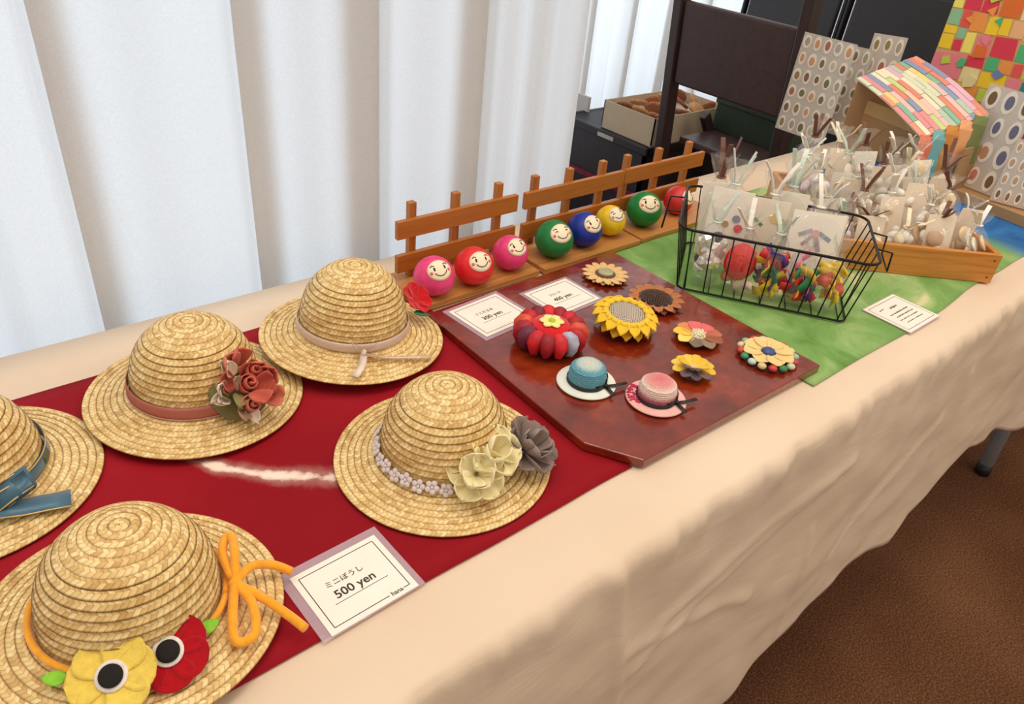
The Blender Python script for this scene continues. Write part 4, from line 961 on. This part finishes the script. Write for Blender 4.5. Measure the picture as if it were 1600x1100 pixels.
# tall collage panel
def mosaic(rnd, w_, h_, minc):
    R_ = [(0, 0, w_, h_)]; out = []
    while R_:
        x, y, a, b = R_.pop()
        if (a < minc*1.6 and b < minc*1.6) or (rnd.random() < .08 and a < minc*2.4 and b < minc*2.4): out.append((x, y, a, b)); continue
        if a > b: k = a*rnd.uniform(.35, .65); R_ += [(x, y, k, b), (x+k, y, a-k, b)]
        else: k = b*rnd.uniform(.35, .65); R_ += [(x, y, a, k), (x, y+k, a, b-k)]
    return out
BRIGHT = [(244, 160, 84), (250, 214, 60), (198, 220, 84), (92, 190, 130), (236, 96, 90), (244, 190, 140), (240, 226, 170), (226, 70, 90), (120, 140, 190), (240, 140, 150), (150, 200, 160), (252, 236, 120), (230, 120, 60), (60, 140, 150)]
cp = thing('paper_collage', 'tall panel covered with torn bright coloured papers', 'collage', (1.12, .515, ZC), (0, 0, -PI/2))
MB().box(0, .46, 0, .006, 0, .56).build('backing_board', paper((214, 176, 120)), cp)
rnd = random.Random(21)
for x, y, a, b in mosaic(rnd, .46, .56, .030):
    g_ = .0008; j = .15*min(a, b)
    pts = [(x+g_+rnd.uniform(0, j)*.4, y+g_), (x+a-g_, y+g_+rnd.uniform(0, j)*.4), (x+a-g_-rnd.uniform(0, j), y+b-g_), (x+g_, y+b-g_-rnd.uniform(0, j))]
    z1 = rnd.uniform(.0006, .0018)
    MB().prism(pts, 0, z1, Matrix.Rotation(PI/2, 4, 'X')).build('paper_patch', paper(BRIGHT[rnd.randrange(len(BRIGHT))]), cp)
for k in range(46):   # torn scraps pasted on top
    x, y = rnd.uniform(.02, .44), rnd.uniform(.02, .54); r = rnd.uniform(.010, .020); n_ = rnd.choice([3, 4, 4, 5]); a0 = rnd.uniform(0, 6)
    pts = [(x+r*rnd.uniform(.7, 1.2)*math.cos(a0+2*PI*i/n_), y+r*rnd.uniform(.7, 1.2)*math.sin(a0+2*PI*i/n_)) for i in range(n_)]
    MB().prism(pts, .0018, .0026+.00002*k, Matrix.Rotation(PI/2, 4, 'X')).build('paper_scrap', paper(BRIGHT[rnd.randrange(len(BRIGHT))]), cp)
# pastel strips pack, sloping, with hanging strips
A, B_c, D_ = Vector((.905, .575, .860)), Vector((1.005, .505, .918)), Vector((.80, .350, .808))
e1 = (B_c-A); e2 = (D_-A); nn = e1.cross(e2).normalized(); nn = nn if nn.z > 0 else -nn
pk = thing('paper_banner', 'pastel patchwork paper banner draped over a stand beside the collage', 'paper', tuple(A), (0, 0, 0))
PAST = [(250, 206, 196), (252, 240, 210), (226, 232, 200), (244, 170, 140), (250, 226, 150), (214, 226, 150), (150, 196, 170), (242, 160, 166), (250, 212, 180), (150, 166, 196), (244, 236, 206), (236, 150, 130), (190, 214, 190), (236, 190, 206)]
MB().shell(lambda u, v: tuple(e1*u+e2*v+nn*(.010*math.sin(v*PI))), 6, 14, .0015).build('backing_sheet', paper((240, 226, 206)), pk, True)
rnd = random.Random(8)
for i in range(13):
    v = 0
    while v < 1:
        dv = rnd.uniform(.14, .38); v1 = min(1, v+dv); u0, u1 = i/13+.003, (i+1)/13-.003; lift = .0016+rnd.uniform(0, .0016)
        MB().shell(lambda a, b, v=v, v1=v1, u0=u0, u1=u1, lift=lift: tuple(e1*(u0+(u1-u0)*a)+e2*(v+.004+(v1-v-.008)*b)+nn*(.010*math.sin((v+(v1-v)*b)*PI)+lift)), 1, 4, .001).build('paper_strip', paper(PAST[rnd.randrange(len(PAST))]), pk)
        v = v1
for i, c_ in enumerate([(226, 120, 90), (120, 176, 180), (206, 140, 70), (236, 170, 120), (120, 130, 80)]):
    p0 = e2+e1*(.1+.2*i); MB().strip([p0+nn*.001, p0+Vector((-.012, -.006, -.014)), p0+Vector((-.014, -.010, -.055-.012*(i % 2))), p0+Vector((-.006, -.012, -.088-.006*(i % 3)))], e1, .027, .0008).build('hanging_strip', paper(c_), pk)
def prop(u, v):
    q = e1*u + e2*.03 - nn*.003; return (q.x, q.y, q.z*(1-v) + (ZC-A.z)*v)
MB().shell(prop, 2, 2, .003).build('prop_board', paper((176, 140, 100)), pk)
# stand under the banner
st_ = thing('display_box', 'kraft cardboard carton holding up the pastel paper banner', 'box', (.86, .36, ZC), (0, 0, -.28))
MB().box(.02, .15, .02, .20, 0, .085).build('carton', paper((170, 136, 96)), st_); MB().box(.02, .026, .02, .20, .0855, .115, Matrix.Identity(4)).build('flap', paper((196, 162, 112)), st_)
# folded standing sheet peaking behind
for nm, lab, c_, sz, rz, pal, sd in (('sticker_sheet', 'pointed clear sticker sheet poking up behind the pastel banner', (1.06, .60, ZC), (.075, .235), YZ+.5, STICK, 6), ('sticker_sheet', 'pale striped sticker sheet tucked behind the muted stickers', (1.0, .645, ZC), (.08, .205), YZ+.1, STICK, 7)):
    sticker_sheet(lab, c_, sz[0], sz[1], rz, -.05, 3, 5, pal, sd)

# ================================================================== behind the table
def folding_chair(label, x, y, w_, rz, wood, panel, group=None, tilt=0):
    """folding chair: backrest in the local XZ plane (x = width), seat towards +y"""
    t = thing('folding_chair', label, 'chair', (x, y, 0), (tilt, 0, rz), group)
    for s in (-1, 1):
        MB().box(-.017, .017, -.024, .024, 0, 1.0, T(s*(w_/2+.022), 0, 0) @ Matrix.Rotation(.10, 4, 'X') @ T(0, -.06, 0)).build('back_post', wood, t, bevel=.004)
        MB().box(-.012, .012, -.018, .018, 0, .62, T(s*(w_/2-.01), .42, 0) @ Matrix.Rotation(.62, 4, 'X')).build('front_leg', wood, t, bevel=.004)
    MB().box(-w_/2-.005, w_/2+.005, -.011, .011, .0, .255, T(0, -.06, 0) @ Matrix.Rotation(.10, 4, 'X') @ T(0, -.002, .63)).build('backrest', panel, t, bevel=.008)
    MB().box(-w_/2+.01, w_/2-.01, -.06, .36, .42, .445).build('seat', panel, t, bevel=.006)
    MB().box(-w_/2, w_/2, -.01, .01, .18, .21, T(0, -.06, 0)).build('stretcher', wood, t, bevel=.003)
    return t
folding_chair('dark brown wooden folding chair standing behind the table', 1.375, 1.135, .40, -PI/2, CHAIRW, PANELW)
gb = thing('green_box', 'dark green lidded box on the brown chair seat', 'box', (1.60, 1.16, .445), (0, 0, 0))
DG = plain((46, 62, 48), .6)
MB().box(-.10, .10, -.15, .17, 0, .095).build('box_body', DG, gb, bevel=.003); MB().box(-.105, .105, -.155, .175, .095, .125).build('lid', plain((52, 70, 54), .6), gb, bevel=.003)
# black crate with the biscuit carton
cr = thing('storage_crate', 'black storage crate on the floor under the biscuit carton', 'crate', (1.50, 1.62, 0), (0, 0, 0))
BK = plain((44, 38, 44), .5); BK2 = plain((30, 26, 30), .5)
cxh, cyh, ch_ = .25, .215, .385
MB().box(-cxh, cxh, -cyh, cyh, 0, .02).build('crate_floor', BK2, cr)
for nm, bx in (('side_wall', (-cxh, -cxh+.012, -cyh, cyh)), ('side_wall', (cxh-.012, cxh, -cyh, cyh)), ('end_wall', (-cxh, cxh, -cyh, -cyh+.012)), ('end_wall', (-cxh, cxh, cyh-.012, cyh))): MB().box(*bx, .02, ch_-.03).build(nm, BK, cr)
for bx in ((-cxh-.006, -cxh+.016, -cyh-.006, cyh+.006), (cxh-.016, cxh+.006, -cyh-.006, cyh+.006), (-cxh, cxh, -cyh-.006, -cyh+.016), (-cxh, cxh, cyh-.016, cyh+.006)): MB().box(*bx, ch_-.03, ch_).build('rim', BK, cr, bevel=.004)
part(MB().box(-cxh-.009, -cxh-.001, -cyh, cyh, .19, .21).build('stripe', plain((120, 24, 52), .5), cr), 'maroon stripe'); part(MB().box(-cxh-.0085, -cxh-.0055, -.06, .02, ch_-.024, ch_-.010).build('badge', plain((190, 186, 184), .5), cr), 'pale label')
MB().box(-cxh+.012, cxh-.012, -cyh+.012, cyh-.012, ch_-.012, ch_-.002).build('lid', BK2, cr)
cb = thing('carton', 'cream cardboard carton of wrapped biscuits on the black crate', 'box', (1.475, 1.530, ch_), (0, 0, 0))
CRM = paper((206, 190, 164)); X_, Y2, Hc = .205, .125, .10
MB().box(-X_, X_, -Y2, Y2, 0, .004).build('carton_floor', CRM, cb)
for bx in ((-X_, -X_+.004, -Y2, Y2), (X_-.004, X_, -Y2, Y2), (-X_, X_, -Y2, -Y2+.004), (-X_, X_, Y2-.004, Y2)): MB().box(*bx, .004, Hc).build('carton_wall', CRM, cb)
rnd = random.Random(3)
bisc = MB().lathe([(.0003, 0), (.030, 0), (.034, .006), (.031, .012), (.0003, .014)], 20)
bm_ = [bisc.mesh('biscuit', plain(c_, .6, var=.25, scale=90), True) for c_ in ((178, 116, 76), (200, 148, 96), (150, 92, 60), (216, 160, 84))]
BD_ = ['tan', 'golden', 'dark brown', 'amber']
for i in range(5):
    for j in range(3):
        k = (i*3+j) % 4
        o = link('biscuit', bm_[k], None, (cb.location.x-.15+.075*i, cb.location.y-.078+.075*j, ch_+.075+rnd.uniform(0, .014)), (rnd.uniform(.3, 1.0), rnd.uniform(-.4, .4), rnd.uniform(0, 3)))
        tag(o, f'{BD_[k]} round biscuit heaped in the cream carton', 'biscuit', f'{BD_[k]} biscuits in the carton')
pad = tag(MB().box(-.19, .19, -.11, .11, 0, .058).build('wrapping_tissue', paper((226, 214, 206)), None, loc=(cb.location.x, cb.location.y, ch_+.004)), 'white tissue lining under biscuits in the cream carton', 'tissue')
gp = tag(MB().box(-.006, .006, -.10, .10, 0, .44).build('white_board', paper((206, 202, 202)), None, loc=(1.36, 1.915, 0)), 'small white board standing behind the black crate', 'board')
# black chairs stacked folded on edge at the right
def black_chair(label, x, y, rz, lean):
    t = thing('folded_chair', label, 'chair', (x, y, 0), (0, lean, rz), 'folded black chairs stacked together')
    FR = plain((26, 24, 26), .35, metal=.3, var=.05, bump=0)
    for s in (-1, 1):
        MB().tube([(0, s*.215, .012), (0, s*.215, .90), (0, s*.19, .945), (0, s*.15, .955)], .0125, 10).build('frame_tube', FR, t, True)
        MB().tube([(.03, s*.185, .012), (.03, s*.185, .60)], .0125, 10).build('leg_tube', FR, t, True)
    MB().tube([(0, -.15, .955), (0, .15, .955)], .0125, 10).build('top_tube', FR, t, True)
    MB().box(-.012, .012, -.195, .195, .66, .935).build('backrest', plain((48, 46, 50), .5, var=.05), t, bevel=.008)
    MB().box(.018, .044, -.18, .18, .20, .58).build('seat', plain((36, 34, 36), .5, var=.05), t, bevel=.008)
    MB().tube([(.03, -.185, .10), (.03, .185, .10)], .010, 8).build('stretcher', FR, t, True)
    return t
for i, (lb, x, y) in enumerate([('folded black chair nearest the brown chair, with grey back panel', 2.05, 1.50), ('folded black chair with a dark back panel beside the collage', 2.00, 1.03)]): black_chair(lb, x, y, 0, .06)
for i in range(6):
    black_chair('folded black chair leaning in the row beyond the paper collage', 2.24+.10*i, .78-.03*i, .12, .07)
